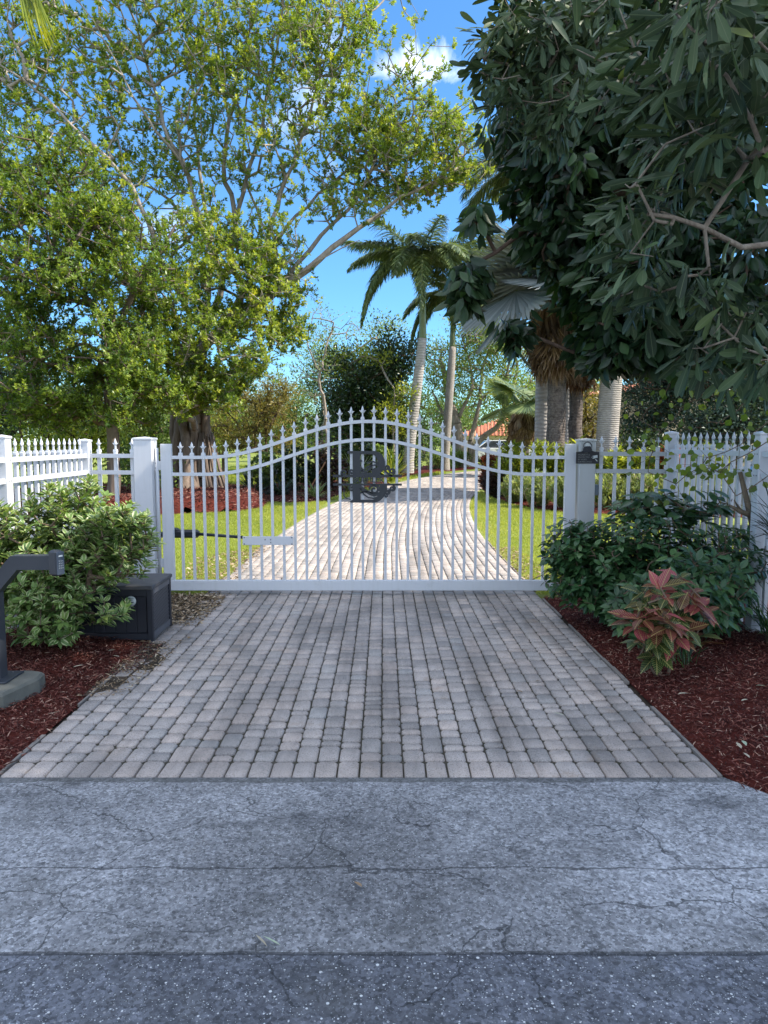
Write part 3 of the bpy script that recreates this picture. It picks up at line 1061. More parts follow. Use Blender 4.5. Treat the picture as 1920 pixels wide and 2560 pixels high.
# trodden soil that has washed over the pavers by the storage box
SOILP = [(-1.95, 6.25), (-1.75, 6.45), (-1.66, 6.8), (-1.6, 7.1), (-1.72, 7.5), (-2.3, 7.6), (-2.3, 6.6)]
mound('soil_patch', SOILP, .012, M_SOIL, z0=.001, step=.08, rough=.01)
shreds('leaf_litter', SOILP, 2200, .012, .002, .045, .010, L_LITTER, .4)
SOIL2 = [(-1.9, 4.5), (-1.76, 4.6), (-1.68, 4.8), (-1.7, 4.95), (-1.58, 5.1), (-1.6, 5.3), (-1.69, 5.45), (-1.74, 5.7), (-1.9, 5.75)]
mound('soil_patch', SOIL2, .010, M_SOIL, z0=.001, step=.06, rough=.012)
shreds('leaf_litter', SOIL2, 700, .01, .002, .03, .007, L_LITTER, .22)
shreds('leaf_litter', [(-2.2, 7.7), (-1.75, 7.7), (-1.7, 11), (-2.5, 10)], 1300, 0, .0, .05, .012, L_LITTER, .1)
shreds('leaf_litter', [(1.6, 7.7), (2.0, 7.7), (1.9, 11), (1.6, 11)], 700, 0, .0, .05, .012, L_LITTER, .1)


def grass(name, x0, x1, y0, y1, n, h=.045, w=.007, skip=()):
    p = np.column_stack([RNG.uniform(x0, x1, n), y0 + (y1 - y0) * RNG.random(n) ** 1.35])
    s = np.interp(p[:, 1], CL[:, 1], _s)
    cx = np.interp(p[:, 1], CL[:, 1], CL[:, 0])
    ok = np.abs(p[:, 0] - cx) > HALF + .03 + .02 * RNG.random(n) + np.maximum(0, p[:, 1] - 18) * .02
    for poly in skip:
        i, d = inside(p, np.array(poly, float))
        ok &= ~i
    p = p[ok]
    n = len(p)
    d = np.column_stack([RNG.normal(size=(n, 2)) * .55, np.ones(n)])
    f = 1 + np.maximum(0, p[:, 1] - 10) * .06
    pos = np.column_stack([p, np.full(n, -.02)])
    patch = .5 + .5 * np.sin(p[:, 0] * 1.7 + np.sin(p[:, 1] * 1.3) * 2) * np.sin(p[:, 1] * .9 + p[:, 0])
    edge = np.exp(-(np.abs(p[:, 0] - np.interp(p[:, 1], CL[:, 1], CL[:, 0])) - HALF) / .25)
    rnd = np.clip(RNG.random(n) * .6 + patch * .25 + edge * .5 * RNG.random(n), 0, 1)
    L = h * (.6 + .8 * RNG.random(n)) * np.sqrt(f)
    me = leafset(name, pos, d, RNG.normal(size=(n, 3)), L, w * f, L_GRASS, 'q', rnd, .3)
    return tag(link(name, me), kind='stuff')


grass('grass', -5.6, -1.5, 7.65, 20, 95000, skip=[ISL, LB2])
grass('grass', 1.5, 6.2, 7.65, 20, 105000, skip=[RB2])
grass('grass', -9, 3, 20, 46, 60000, .07, .014, skip=[ISL, LB2, HB])


# ------------------------------------------------------------------ gate and fence
def finial_mesh():
    m = MB()
    m.box((0, 0, .012), (.04, .038, .024), bev=.003)
    m.box((0, 0, .029), (.034, .032, .01))
    m.box((0, 0, .055), (.015, .015, .045))
    # spear head
    pr = [(.009, .072), (.0145, .088), (.016, .1), (.0105, .118), (.0012, .145)]
    m.lathe(pr, (0, 0, 0), 8)
    for sx in (-1, 1):       # curled side leaves
        pts = [(sx * .004, 0, .072), (sx * .012, 0, .082), (sx * .022, 0, .093), (sx * .033, 0, .098)]
        m.tube(pts, [.007, .0065, .005, .0012], 6)
    return m.mesh('finial', M_WHITE)


FIN = finial_mesh()


def picket_run(parent, p0, p1, n, zb, zt, w=.033, first=.5, rel=None):
    """n pickets between two points, each with its finial"""
    p0, p1 = np.array(p0, float), np.array(p1, float)
    d = p1 - p0
    a = math.atan2(d[1], d[0])
    me = MB().box((0, 0, (zb + zt) / 2), (w, w, zt - zb), bev=.002).mesh('picket', M_WHITE)
    for i in range(n):
        q = p0 + d * ((i + first) / (n - 1 + 2 * first))
        o = link('picket', me, parent, (q[0], q[1], 0), (0, 0, a))
        link('finial', FIN, o, (0, 0, zt - .004))


def rail(parent, p0, p1, z, h=.042, w=.032, mat=None):
    MB().bar((p0[0], p0[1], z), (p1[0], p1[1], z), w, h).build('rail', mat or M_WHITE, parent)


def post(parent, x, y, top, w, cap=True, mat=None, name='fence_post'):
    mat = mat or M_WHITE
    o = MB().box((0, 0, top / 2 - .02), (w, w, top + .04), bev=.004).build(name, mat, parent, (x, y, 0))
    if cap:
        c = MB().box((0, 0, .011), (w + .014, w + .014, .022), bev=.004)
        c.add([(-w / 2, -w / 2, .022), (w / 2, -w / 2, .022), (w / 2, w / 2, .022), (-w / 2, w / 2, .022), (0, 0, .034)], [(0, 1, 4), (1, 2, 4), (2, 3, 4), (3, 0, 4)])
        c.build('post_cap', mat, o, (0, 0, top))
    return o


def screws(parent, pts, ax=(0, -1, 0), r=.005):
    M = Vector(ax).to_track_quat('Z', 'Y').to_matrix()
    for p in pts:
        MB().lathe([(r, 0), (r, .002), (r * .6, .0035)], p, 8, M).build('screw', M_SCREW, parent)


# left fence: side run to the street, corner, short return to the gate post
lf = thing('picket_fence', 'white picket fence behind the variegated shrub left of the gate', 'fence', (-3.12, 7.75, 0))
def loc(parent, p): return (p[0] - parent.location.x, p[1] - parent.location.y)
LC, LN, LFAR = (-3.12, 7.75), (-3.12, 6.07), (-3.12, 4.35)
for c_, t_ in ((LC, 1.58), (LN, 1.61), (LFAR, 1.61)):
    post(lf, *loc(lf, c_), t_, .10)
for a_, b_ in ((LC, LN), (LN, LFAR)):
    A_, B_ = loc(lf, a_), loc(lf, b_)
    a2, b2 = (A_[0] + .02, A_[1] - .05), (B_[0] + .02, B_[1] + .05)
    for z in (1.437, 1.265, .16): rail(lf, a2, b2, z)
    picket_run(lf, (A_[0] - .012, A_[1] - .05), (B_[0] - .012, B_[1] + .05), 13, .06, 1.475)
    screws(lf, [(B_[0] + .051, B_[1] + dy, z) for dy in (.02, -.02) for z in (1.437, 1.265)], (1, 0, 0))
A_, B_ = loc(lf, LC), loc(lf, (-2.52, 7.65))
for z in (1.437, 1.265, .16): rail(lf, (A_[0] + .05, A_[1] - .01), (B_[0], B_[1]), z)
picket_run(lf, (A_[0] + .05, A_[1] + .02), (B_[0], B_[1] + .03), 3, .06, 1.475)
MB().box((.055, -.03, 1.25), (.008, .03, .36)).build('corner_bracket', M_WHITE, lf)

# right fence
rf = thing('picket_fence', 'shaded white picket fence behind the dark green shrub right of the gate', 'fence', (2.88, 7.45, 0))
RC, RN = (2.88, 7.45), (3.05, 5.98)
RE = (3.24, 4.4)
for c_, t_ in ((RC, 1.655), (RN, 1.64), (RE, 1.64)):
    post(rf, *loc(rf, c_), t_, .095)
for a_, b_ in ((RC, RN), (RN, RE)):
    A_, B_ = np.array(loc(rf, a_)), np.array(loc(rf, b_))
    d_ = nrm(B_ - A_)
    n_ = np.array([d_[1], -d_[0]])
    for z in (1.487, 1.315, .16): rail(rf, A_ + d_ * .05 + n_ * .02, B_ - d_ * .05 + n_ * .02, z)
    picket_run(rf, A_ + d_ * .05 - n_ * .012, B_ - d_ * .05 - n_ * .012, 13, .06, 1.53)
    screws(rf, [(B_[0] - .05, B_[1] + dy, z) for dy in (.02, -.02) for z in (1.487, 1.315)], (-1, 0, 0))
A_, B_ = loc(rf, RC), loc(rf, (2.15, 7.55))
for z in (1.46, 1.285, .16): rail(rf, (A_[0] - .05, A_[1] + .0), (B_[0], B_[1]), z, mat=M_WHITE_OLD)
picket_run(rf, (B_[0] + .0, B_[1] + .03), (A_[0] - .05, A_[1] + .03), 5, .06, 1.5)

# big gate posts
gp = thing('gate_post', 'thick white square post left of the gate carrying its hinges', 'gate post', (-2.445, 7.6, 0))
post(gp, 0, 0, 1.6, .185, name='post_body')
MB().tube([(.115, 0, .2), (.115, 0, 1.52)], .02, 10).build('hinge_pipe', M_WHITE, gp)
gp2 = thing('gate_post', 'thick white square post right of the gate bearing the small black sign', 'gate post', (2.065, 7.6, 0))
post(gp2, 0, 0, 1.585, .165, mat=M_WHITE_OLD, name='post_body')
lb = MB().box((.115, 0, 1.09), (.045, .07, .11), bev=.006).build('latch_box', plain('grey_latch', (.16, .2, .24), .5), gp2)


def build_gate():
    g = thing('driveway_gate', 'wide white metal driveway gate with a bell curved top and spear finials', 'gate', (-.16, 7.6, 0))
    hw = 2.07
    for sx in (-1, 1):
        MB().box((sx * hw, 0, .80), (.11, .05, 1.52), bev=.003).build('frame_post', M_WHITE, g)
    MB().box((0, -.002, .095), (2 * hw + .108, .058, .106), bev=.004).build('bottom_rail', M_WHITE, g)
    def curve(lo, hi, x):
        s = min(1, abs(x) / 1.66)
        return lo + (hi - lo) * .5 * (1 + math.cos(math.pi * s))
    for nm, lo, hi in (('top_rail', 1.423, 1.789), ('lower_rail', 1.25, 1.604)):
        m = MB()
        xs = np.linspace(-hw + .055, hw - .055, 61)
        vs, fs = [], []
        for x in xs:
            z = curve(lo, hi, x)
            sl = (curve(lo, hi, x + .01) - curve(lo, hi, x - .01)) / .02
            h = .0165 * math.sqrt(1 + sl * sl)
            vs += [(x, -.021, z - h), (x, .021, z - h), (x, .021, z + h), (x, -.021, z + h)]
        for i in range(60):
            a = i * 4
            for j in range(4):
                fs.append((a + j, a + (j + 1) % 4, a + 4 + (j + 1) % 4, a + 4 + j))
        fs += [(3, 2, 1, 0), tuple(range(240, 244))]
        m.add(vs, fs)
        m.build(nm, M_WHITE, g)
    n = 34
    for i in range(n):
        x = -1.925 + i * (3.85 / (n - 1))
        zt = curve(1.423, 1.789, x)
        b = MB().box((x, 0, (.14 + zt) / 2), (.026, .024, zt - .14)).build('bar', M_WHITE, g)
        link('finial', FIN, b, (x, 0, zt + .014))
    for z in (1.34, .33):      # hinges reaching to the post
        h = MB().box((-hw - .09, 0, z), (.08, .03, .09)).build('hinge', M_WHITE, g)
        screws(h, [(-hw - .11, -.016, z + .025), (-hw - .11, -.016, z - .025)])
    # mounting plate of the operator
    def gx(u): return (u - 960) / F * 7.6 + .16
    p = MB().box(((gx(605) + gx(733)) / 2, -.028, .565), (gx(733) - gx(605), .012, .09), bev=.002).build('mounting_plate', M_WHITE, g)
    cx = (gx(605) + gx(733)) / 2
    screws(p, [(cx + dx, -.035, .565 + dz) for dx, dz in ((-.245, .033), (-.245, -.033), (.245, .033), (.245, -.033), (-.03, .012), (.027, .012), (.027, -.018))], r=.0065)
    return g


gate = build_gate()
# swing operator behind the gate
op = thing('gate_operator', 'black swing arm operator fixed low behind the left part of the gate', 'gate operator', (-2.3, 7.85, 0))
m_ = MB()
m_.box((.14, .02, .6), (.36, .09, .085), bev=.02)
m_.box((.03, .02, .63), (.16, .075, .07), bev=.02)
m_.build('motor_housing', M_BLACK, op)
MB().tube([(.3, .0, .6), (.8, -.06, .572)], .017, 10).build('arm', M_BLACK, op)
MB().tube([(.78, -.058, .573), (1.0, -.14, .568)], .011, 10).build('push_rod', M_SCREW, op)
MB().box((-.09, -.12, .6), (.1, .2, .05)).build('mounting_bracket', M_BLACK, op)


# ------------------------------------------------------------------ monogram on the gate
def monogram():
    y0 = 7.6 - .034
    s = .4 / 396.0 * .995                 # metres per survey unit
    ox, oz = (869 - 960) / F * 7.57, 0
    def X(a): return (820 + a / 7.54 - 960) / F * 7.57
    def Z(b):
        return float(P(900, 1080 + b / 7.54, 7.57)[2])
    o = thing('monogram_plaque', 'black metal letter B with scrollwork hung on the middle of the gate', 'monogram', (X(700), y0, 0))
    def arc(cx, cy, rx, ry, a0, a1, n=14):
        return [(cx + rx * math.cos(R(a0 + (a1 - a0) * i / n)), cy - ry * math.sin(R(a0 + (a1 - a0) * i / n))) for i in range(n + 1)]
    th = .004
    def poly_part(name, loops):
        cu = bpy.data.curves.new(name, 'CURVE')
        cu.dimensions = '2D'
        cu.fill_mode = 'BOTH'
        cu.extrude = th / 2
        for lp in loops:
            sp = cu.splines.new('POLY')
            sp.points.add(len(lp) - 1)
            for q, (a, b) in zip(sp.points, lp):
                q.co = (X(a) - X(700), Z(b), 0, 1)
            sp.use_cyclic_u = True
        tmp = bpy.data.objects.new(name, cu)
        COL.objects.link(tmp)
        me = bpy.data.meshes.new_from_object(tmp.evaluated_get(bpy.context.evaluated_depsgraph_get()))
        bpy.data.objects.remove(tmp)
        me.transform(Matrix.Rotation(math.pi / 2, 4, 'X'))
        me.materials.clear()
        me.materials.append(M_BLACK)
        return link(name, me, o)
    up_out = [(365, 358), (840, 356)] + arc(850, 590, 228, 234, 88, -35) + [(1000, 770), (962, 835), (450, 835), (470, 770), (470, 408), (365, 408)]
    up_in = [(608, 418), (790, 414)] + arc(800, 590, 142, 176, 80, -45) + [(830, 765), (608, 765)]
    poly_part('letter_upper_half', [up_out, up_in])
    lo_out = [(450, 985), (1118, 985)] + arc(850, 1010, 268, 322, -8, -92) + [(420, 1330), (412, 1300), (470, 1270)]
    lo_in = [(612, 1010), (968, 1010)] + arc(820, 1030, 160, 246, -5, -85) + [(612, 1276)]
    poly_part('letter_lower_half', [lo_out, lo_in])
    rib = MB()
    def ribbon(pts, w):
        P_ = [(X(a) - X(700), Z(b)) for a, b in pts]
        for i in range(len(P_) - 1):
            a, b = P_[i], P_[i + 1]
            L = math.hypot(b[0] - a[0], b[1] - a[1])
            if L < 1e-5: continue
            an = math.atan2(b[1] - a[1], b[0] - a[0])
            M = Matrix.Rotation(-an, 3, 'Y')
            rib.box(((a[0] + b[0]) / 2, -.001 + .0002 * (i % 2), (a[1] + b[1]) / 2), (L * 1.25, th * .9, w * s), M=M)
    def spiral(cx, cy, r, turns, a0, w, dirn=1):
        n = int(26 * turns)
        pts = []
        for i in range(n + 1):
            t = i / n
            a = R(a0) + dirn * t * turns * 2 * math.pi
            rr = r * (1 - .78 * t)
            pts.append((cx + rr * math.cos(a), cy - rr * math.sin(a)))
        ribbon(pts, w)
    ribbon([(225, 828), (1262, 828)], 26)
    ribbon([(225, 990), (1262, 990)], 22)
    spiral(1208, 742, 58, 1.5, -80, 20)
    spiral(1112, 680, 52, 1.4, -60, 20)
    spiral(1212, 1062, 56, 1.5, 80, 20, -1)
    spiral(1120, 1130, 50, 1.4, 60, 20, -1)
    spiral(445, 755, 52, 1.3, 240, 18, -1)
    spiral(448, 1060, 54, 1.3, 120, 18, 1)
    spiral(300, 770, 60, 1.2, 240, 16, -1)
    spiral(870, 1090, 95, 1.35, 170, 22, -1)
    spiral(1090, 1205, 30, .9, 60, 16, -1)
    ribbon([(610, 1040), (700, 1105), (790, 1160), (870, 1185), (960, 1165)], 34)
    ribbon([(610, 1075), (680, 1180), (760, 1235), (850, 1250), (940, 1225)], 14)
    ribbon([(610, 1150), (680, 1125), (760, 1120), (830, 1150)], 14)
    ribbon([(300, 1100), (300, 1200), (340, 1250), (420, 1268)], 10)
    ribbon([(610, 640), (640, 690), (600, 740), (690, 700), (760, 650), (830, 625), (930, 625)], 16)
    ribbon([(610, 530), (632, 560)], 22)
    ribbon([(740, 590), (800, 560), (860, 560), (930, 590)], 14)
    ribbon([(640, 740), (720, 745), (790, 690), (830, 640)], 22)
    ribbon([(830, 745), (880, 700), (950, 690)], 26)
    ribbon([(1040, 690), (1080, 740), (1140, 790), (1200, 820)], 22)
    ribbon([(940, 1010), (975, 1050), (965, 1110)], 14)
    rib.build('scrollwork', M_BLACK, o)
    Mx = Matrix.Translation((X(760) - X(700), -.003, Z(908))) @ Matrix.Rotation(math.pi / 2, 4, 'X')
    t = text_part('name_lettering', 'BUEHLER', .078, M_BLACK, o, Mx, .002, bold=.0022, space=.98)
    return o


monogram()


# ------------------------------------------------------------------ sign, camera on the right post
def sign_and_camera():
    yf = 7.6 - .0825
    a, b = P(1440, 1130, yf), P(1497, 1159, yf)
    cx = (a[0] + b[0]) / 2
    z0, z1 = b[2], a[2]
    w = b[0] - a[0]
    s = thing('warning_sign', 'small black plaque about video surveillance on the right gate post', 'sign', (cx, yf - .004, z0))
    h = z1 - z0
    MB().prism([(-w / 2, 0), (w / 2, 0), (w / 2, h), (w * .3, h + .004), (w * .1, h + .018), (-w * .1, h + .018), (-w * .3, h + .004), (-w / 2, h)], 0, -.004).build('plate', M_INK, s)
    rows = ['THIS', 'PROPERTY IS', 'PROTECTED', 'BY VIDEO', 'SURVEILLANCE']
    for i, r_ in enumerate(rows):
        M = Matrix.Translation((-w * .42 if i else -w * .17, -.0045, h * (1.0 - .2 * i) - .006)) @ Matrix.Rotation(math.pi / 2, 4, 'X')
        text_part('lettering', r_, .021, M_GREYPRINT, s, M, .0004, align='LEFT')
    ic = MB().prism([(w * .17, h * .52), (w * .2, h * .66), (w * .42, h * .74), (w * .43, h * .52), (w * .24, h * .42)], -.0042, -.0052)
    ic.prism([(w * .32, h * .38), (w * .35, h * .4), (w * .43, h * .22), (w * .40, h * .2)], -.0042, -.0052)
    ic.build('camera_symbol', M_PALEPRINT, s)
    MB().lathe([(.008, 0), (.008, .001)], (w * .22, -.0056, h * .57), 12, Matrix.Rotation(math.pi / 2, 3, 'X')).build('lens_symbol', M_INK, s)
    c = thing('security_camera', 'small black camera on a round pale mount high on the right gate post', 'camera', (P(1467, 1120, yf)[0], yf, P(1467, 1120, yf)[2]))
    Mx = Matrix.Rotation(math.pi / 2, 3, 'X')
    zc = .008
    MB().lathe([(.034, 0), (.034, .006), (.03, .01)], (.006, 0, zc + .01), 24, Mx).build('mount', M_PALEPRINT, c)
    rg = MB().tube([(.006 + .04 * math.cos(t), -.008, zc + .012 + .04 * math.sin(t)) for t in np.linspace(-.9, 3.5, 26)], .0035, 6)
    rg.build('cable', M_INK, c)
    screws(c, [(.006 + dx, -.001, zc + .01 + dz) for dx in (-.05, .05) for dz in (-.045, .045)], r=.003)
    bd = MB().prism([(-.04, -.042), (.035, -.042), (.04, -.01), (.022, .018), (-.022, .018), (-.042, -.004)], -.05, -.012)
    bd.build('housing', M_RESIN, c)


sign_and_camera()


# ------------------------------------------------------------------ keypad pedestal
def pedestal():
    bx, by = -2.46, 4.5
    fo = thing('concrete_footing', 'rough grey concrete footing half sunk in the left mulch bed', 'footing', (bx, by - .08, 0))
    m = MB()
    out = [(-.4, -.26), (.14, -.28), (.22, -.2), (.29, .1), (.27, .22), (.19, .25), (-.4, .25)]
    vs = [(x * 1.03, y * 1.03, -.02) for x, y in out] + [(x * 1.01, y * 1.01, .1) for x, y in out] + [(x * .96, y * .94, .118) for x, y in out]
    n = len(out)
    fs = [tuple(range(2 * n, 3 * n))] + [(i + k, (i + 1) % n + k, (i + 1) % n + n + k, i + n + k) for k in (0, n) for i in range(n)]
    m.add(vs, fs)
    fm = m.build('footing_body', M_CONC, fo)
    p = thing('keypad_pedestal', 'dark gooseneck pedestal with an entry keypad standing on the concrete footing', 'keypad stand', (bx, by, .118))
    MB().box((.045, 0, .006), (.22, .24, .012), bev=.003).build('base_plate', M_CHAR, p)
    screws(p, [(dx, dy, .012) for dx in (-.1, .1) for dy in (-.09, .09)], (0, 0, 1), .009)
    # post, slanted neck, level arm as one bent square tube
    w = .085
    path = [(.045, 0, .012), (.045, 0, .56), (.2, -.0, .735), (.44, -.0, .735)]
    vs, fs = [], []
    for i, q in enumerate(path):
        q = Vector(q)
        if i == 0: d = Vector((0, 0, 1))
        elif i == len(path) - 1: d = Vector((1, 0, 0))
        else:
            a = (q - Vector(path[i - 1])).normalized(); b = (Vector(path[i + 1]) - q).normalized()
            d = (a + b).normalized()
        up = Vector((0, 1, 0))
        side = up.cross(d).normalized()
        k = 1.0 if i in (0, len(path) - 1) else 1 / max(.5, math.cos(((q - Vector(path[i - 1])).angle(Vector(path[i + 1]) - q)) / 2))
        for sx, sy in ((-1, -1), (1, -1), (1, 1), (-1, 1)):
            vs.append(q + side * (sx * w / 2 * k) + up * (sy * w / 2))
    for i in range(3):
        a = i * 4
        for j in range(4): fs.append((a + j, a + (j + 1) % 4, a + 4 + (j + 1) % 4, a + 4 + j))
    fs += [(3, 2, 1, 0), (12, 13, 14, 15)]
    MB().add(vs, fs).build('gooseneck', M_CHAR, p)
    kp = bpy.data.objects.new('keypad', MB().box((0, 0, 0), (.075, .062, .158), bev=.012).mesh('keypad', M_CHAR))
    COL.objects.link(kp)
    kp.parent = p
    kp.location = (.455, -.03, .735)
    kp.rotation_euler = (0, 0, R(-26))
    MB().box((.0385, 0, 0), (.006, .054, .14), bev=.002).build('face_plate', plain('keypad_grey', (.06, .075, .1), .4), kp)
    MB().box((.042, 0, .045), (.0015, .028, .01)).build('name_strip', M_PALEPRINT, kp)
    lab = '123456789*0#'
    for i in range(12):
        yy, zz = -.0125 + (i % 3) * .0125, .014 - (i // 3) * .0145
        kb = MB().box((.0425, yy, zz), (.003, .0085, .0095), bev=.0006).build('key', plain('key_cap', (.16, .18, .2), .4) if i == 0 else KEYM[0], kp)
        if i == 0: KEYM[0] = kb.data.materials[0]
        M = Matrix.Translation((.0442, yy, zz)) @ Matrix.Rotation(math.pi / 2, 4, 'Z') @ Matrix.Rotation(math.pi / 2, 4, 'X')
        text_part('numeral', lab[i], .0075, M_PALEPRINT, kb, M, .0002)


KEYM = [None]
pedestal()


# ------------------------------------------------------------------ storage box
def storage_box():
    W, D, H = .86, .53, .46
    o = thing('storage_box', 'black resin parcel box with a lattice side next to the left shrub', 'storage box', (-2.27, 6.03, 0))
    hx, hy = W / 2, D / 2
    MB().box((0, 0, .22), (W - .06, D - .06, .4)).build('body', M_RESIN, o)
    for sx in (-1, 1):
        for sy in (-1, 1):
            MB().box((sx * (hx - .02), sy * (hy - .02), .21), (.042, .042, .42), bev=.003).build('corner_post', M_RESIN, o)
    for sy in (-1, 1):
        m = MB().box((0, sy * (hy - .014), .04), (W - .085, .02, .05)).box((0, sy * (hy - .014), .395), (W - .085, .02, .05))
        for i in range(9): m.box((-.34 + i * .085, sy * (hy - .026), .215), (.08, .008, .29), bev=.003)
        m.build('panel', M_RESIN, o)
    for sx in (-1, 1):
        m = MB().box((sx * (hx - .012), 0, .04), (.022, D - .085, .05)).box((sx * (hx - .012), 0, .395), (.022, D - .085, .04))
        y0, y1, z0, z1 = -.222, .222, .067, .374
        for k, dirn in ((0, 1), (1, -1)):      # crossed slats clipped to the panel
            for c in np.arange(-.9, .9, .032):
                pts = []
                for yy in np.linspace(y0, y1, 2):
                    pts.append((yy, c + dirn * yy))
                (ya, za), (yb, zb) = pts
                lo, hi = z0, z1
                def clip(t0, t1):
                    return t0, t1
                t0, t1 = 0.0, 1.0
                dz = zb - za
                for lim, sgn in ((lo - .22, 1), (hi - .22, -1)):
                    f0 = (za - lim) * sgn; f1 = (zb - lim) * sgn
                    if f0 < 0 and f1 < 0: t0, t1 = 1, 0; break
                    if f0 < 0: t0 = max(t0, f0 / (f0 - f1))
                    elif f1 < 0: t1 = min(t1, f0 / (f0 - f1))
                if t1 - t0 < .02: continue
                A = (sx * (hx - .016 + k * .004 * 1), ya + (yb - ya) * t0, za + dz * t0 + .22)
                B = (sx * (hx - .016 + k * .004 * 1), ya + (yb - ya) * t1, za + dz * t1 + .22)
                m.bar(A, B, .011, .0035, up=(1, 0, 0))
        m.build('lattice', M_RESIN if sx < 0 else plain('lattice_resin', (.1, .1, .11), .5), o)
    MB().box((0, 0, .437), (W + .02, D + .03, .034), bev=.006).build('lid', M_RESIN_TOP, o)
    c = P(327, 1503, 5.76)
    st = MB().lathe([(.041, 0), (.041, .0015)], (c[0] + 2.27, -hy - .001, c[2]), 28, Matrix.Rotation(math.pi / 2, 3, 'X')).build('round_sticker', M_STICK, o)
    for i, (t, sz) in enumerate((('Please', .017), ('Leave', .012), ('Packages', .012), ('Here', .010))):
        M = Matrix.Translation((c[0] + 2.27, -hy - .003, c[2] + .02 - i * .0145)) @ Matrix.Rotation(math.pi / 2, 4, 'X')
        text_part('lettering', t, sz, M_INK, st, M, .0003, bold=.0003)


storage_box()


# ------------------------------------------------------------------ shrubs near the gate
def shrub(name, label, cat, base, lobes, stems, leaf, per, L, Wr, ang, shape='l', stalk=.015, axup=.7, rt=.003, twig=None, group=None, droop=0.0, tv=.3, seg=.12, back=.08, tone=None):
    base = np.asarray(base, float)
    tips = lobes_to_tips(lobes)
    tips = tips[tips[:, 2] > base[2] + .04]
    limbs = [([base + np.array([dx, dy, -.02]), base + np.array([dx * 2.2, dy * 2.2, h * .5]), base + np.array([dx * 3.6, dy * 3.6, h])], r, r * .5) for dx, dy, h, r in stems]
    P0, P1, R0, R1, d = skeleton(limbs, tips, seg=seg, rt=rt, up=.1, pathw=.2)
    o = thing(name, label, cat, base, 0, group)
    link('stems', edge_mesh('stems', P0 - base, P1 - base, R0, R1, twig or B_TWIG, 5), o)
    ctr = base + np.array([0, 0, .2])
    ax = nrm(nrm(tips - ctr) + np.array([0, 0, axup]) + rand_dir(len(tips)) * .45)
    link('foliage', whorl_leaves(tips - base, ax, per, L, Wr, ang, leaf, 'foliage', shape, stalk, droop, tv=tv, back=back, tone=tone), o)
    return o


shrub('variegated_shrub', 'bushy shrub with cream edged green leaves spilling over the storage box', 'shrub', (-2.5, 5.55, .03),
      [((-2.55, 5.6, .72), (.62, .45, .42), 330), ((-2.95, 5.5, .85), (.4, .4, .33), 150), ((-2.1, 5.55, .78), (.42, .34, .34), 190),
       ((-2.5, 5.45, .35), (.6, .4, .3), 170), ((-2.45, 5.75, 1.12), (.32, .3, .22), 80), ((-1.95, 5.5, 1.02), (.22, .25, .12), 40), ((-2.5, 5.2, .5), (.35, .15, .22), 60)],
      [(.03, .02, .5, .012), (-.06, 0, .5, .011), (.06, -.03, .45, .01), (-.02, .05, .6, .012), (0, -.06, .4, .009), (-.1, .03, .4, .008)],
      L_VARIEG, 11, .07, .48, 1.0, shape='p', back=.07, tv=.4)
shrub('green_shrub', 'dense deep green leafy shrub in the shade below the right gate post', 'shrub', (2.15, 6.4, .03),
      [((1.85, 6.35, .5), (.5, .42, .42), 330), ((2.35, 6.3, .6), (.5, .4, .4), 280), ((2.8, 6.0, .6), (.35, .35, .34), 130), ((2.2, 6.1, .3), (.6, .35, .25), 160), ((1.62, 6.3, .68), (.25, .3, .25), 90), ((2.5, 5.7, .35), (.4, .3, .3), 110), ((2.1, 5.6, .3), (.35, .3, .28), 90), ((2.35, 5.4, .5), (.4, .3, .3), 90)],
      [(.03, .02, .4, .012), (-.07, 0, .4, .011), (.08, -.03, .4, .01), (-.02, .05, .5, .012), (.1, .02, .4, .009)],
      L_SHRUB, 7, .088, .5, 1.15, shape='p', back=.08, tv=.4, droop=.15)
# three tall young shoots of big leaves rising out of it
shrub('green_shrub', 'loose shoots with large plain green leaves above the dark shrub at the corner fence post', 'shrub', (2.55, 6.7, .03),
      [((2.35, 6.6, 1.02), (.5, .2, .16), 34), ((2.75, 6.4, 1.05), (.3, .2, .2), 22)],
      [(.0, .0, .7, .008), (.03, 0, .7, .007), (-.06, -.02, .7, .007)],
      L_SHRUB, 5, .15, .5, 1.2, shape='p', back=.1, tv=.6, droop=.2)


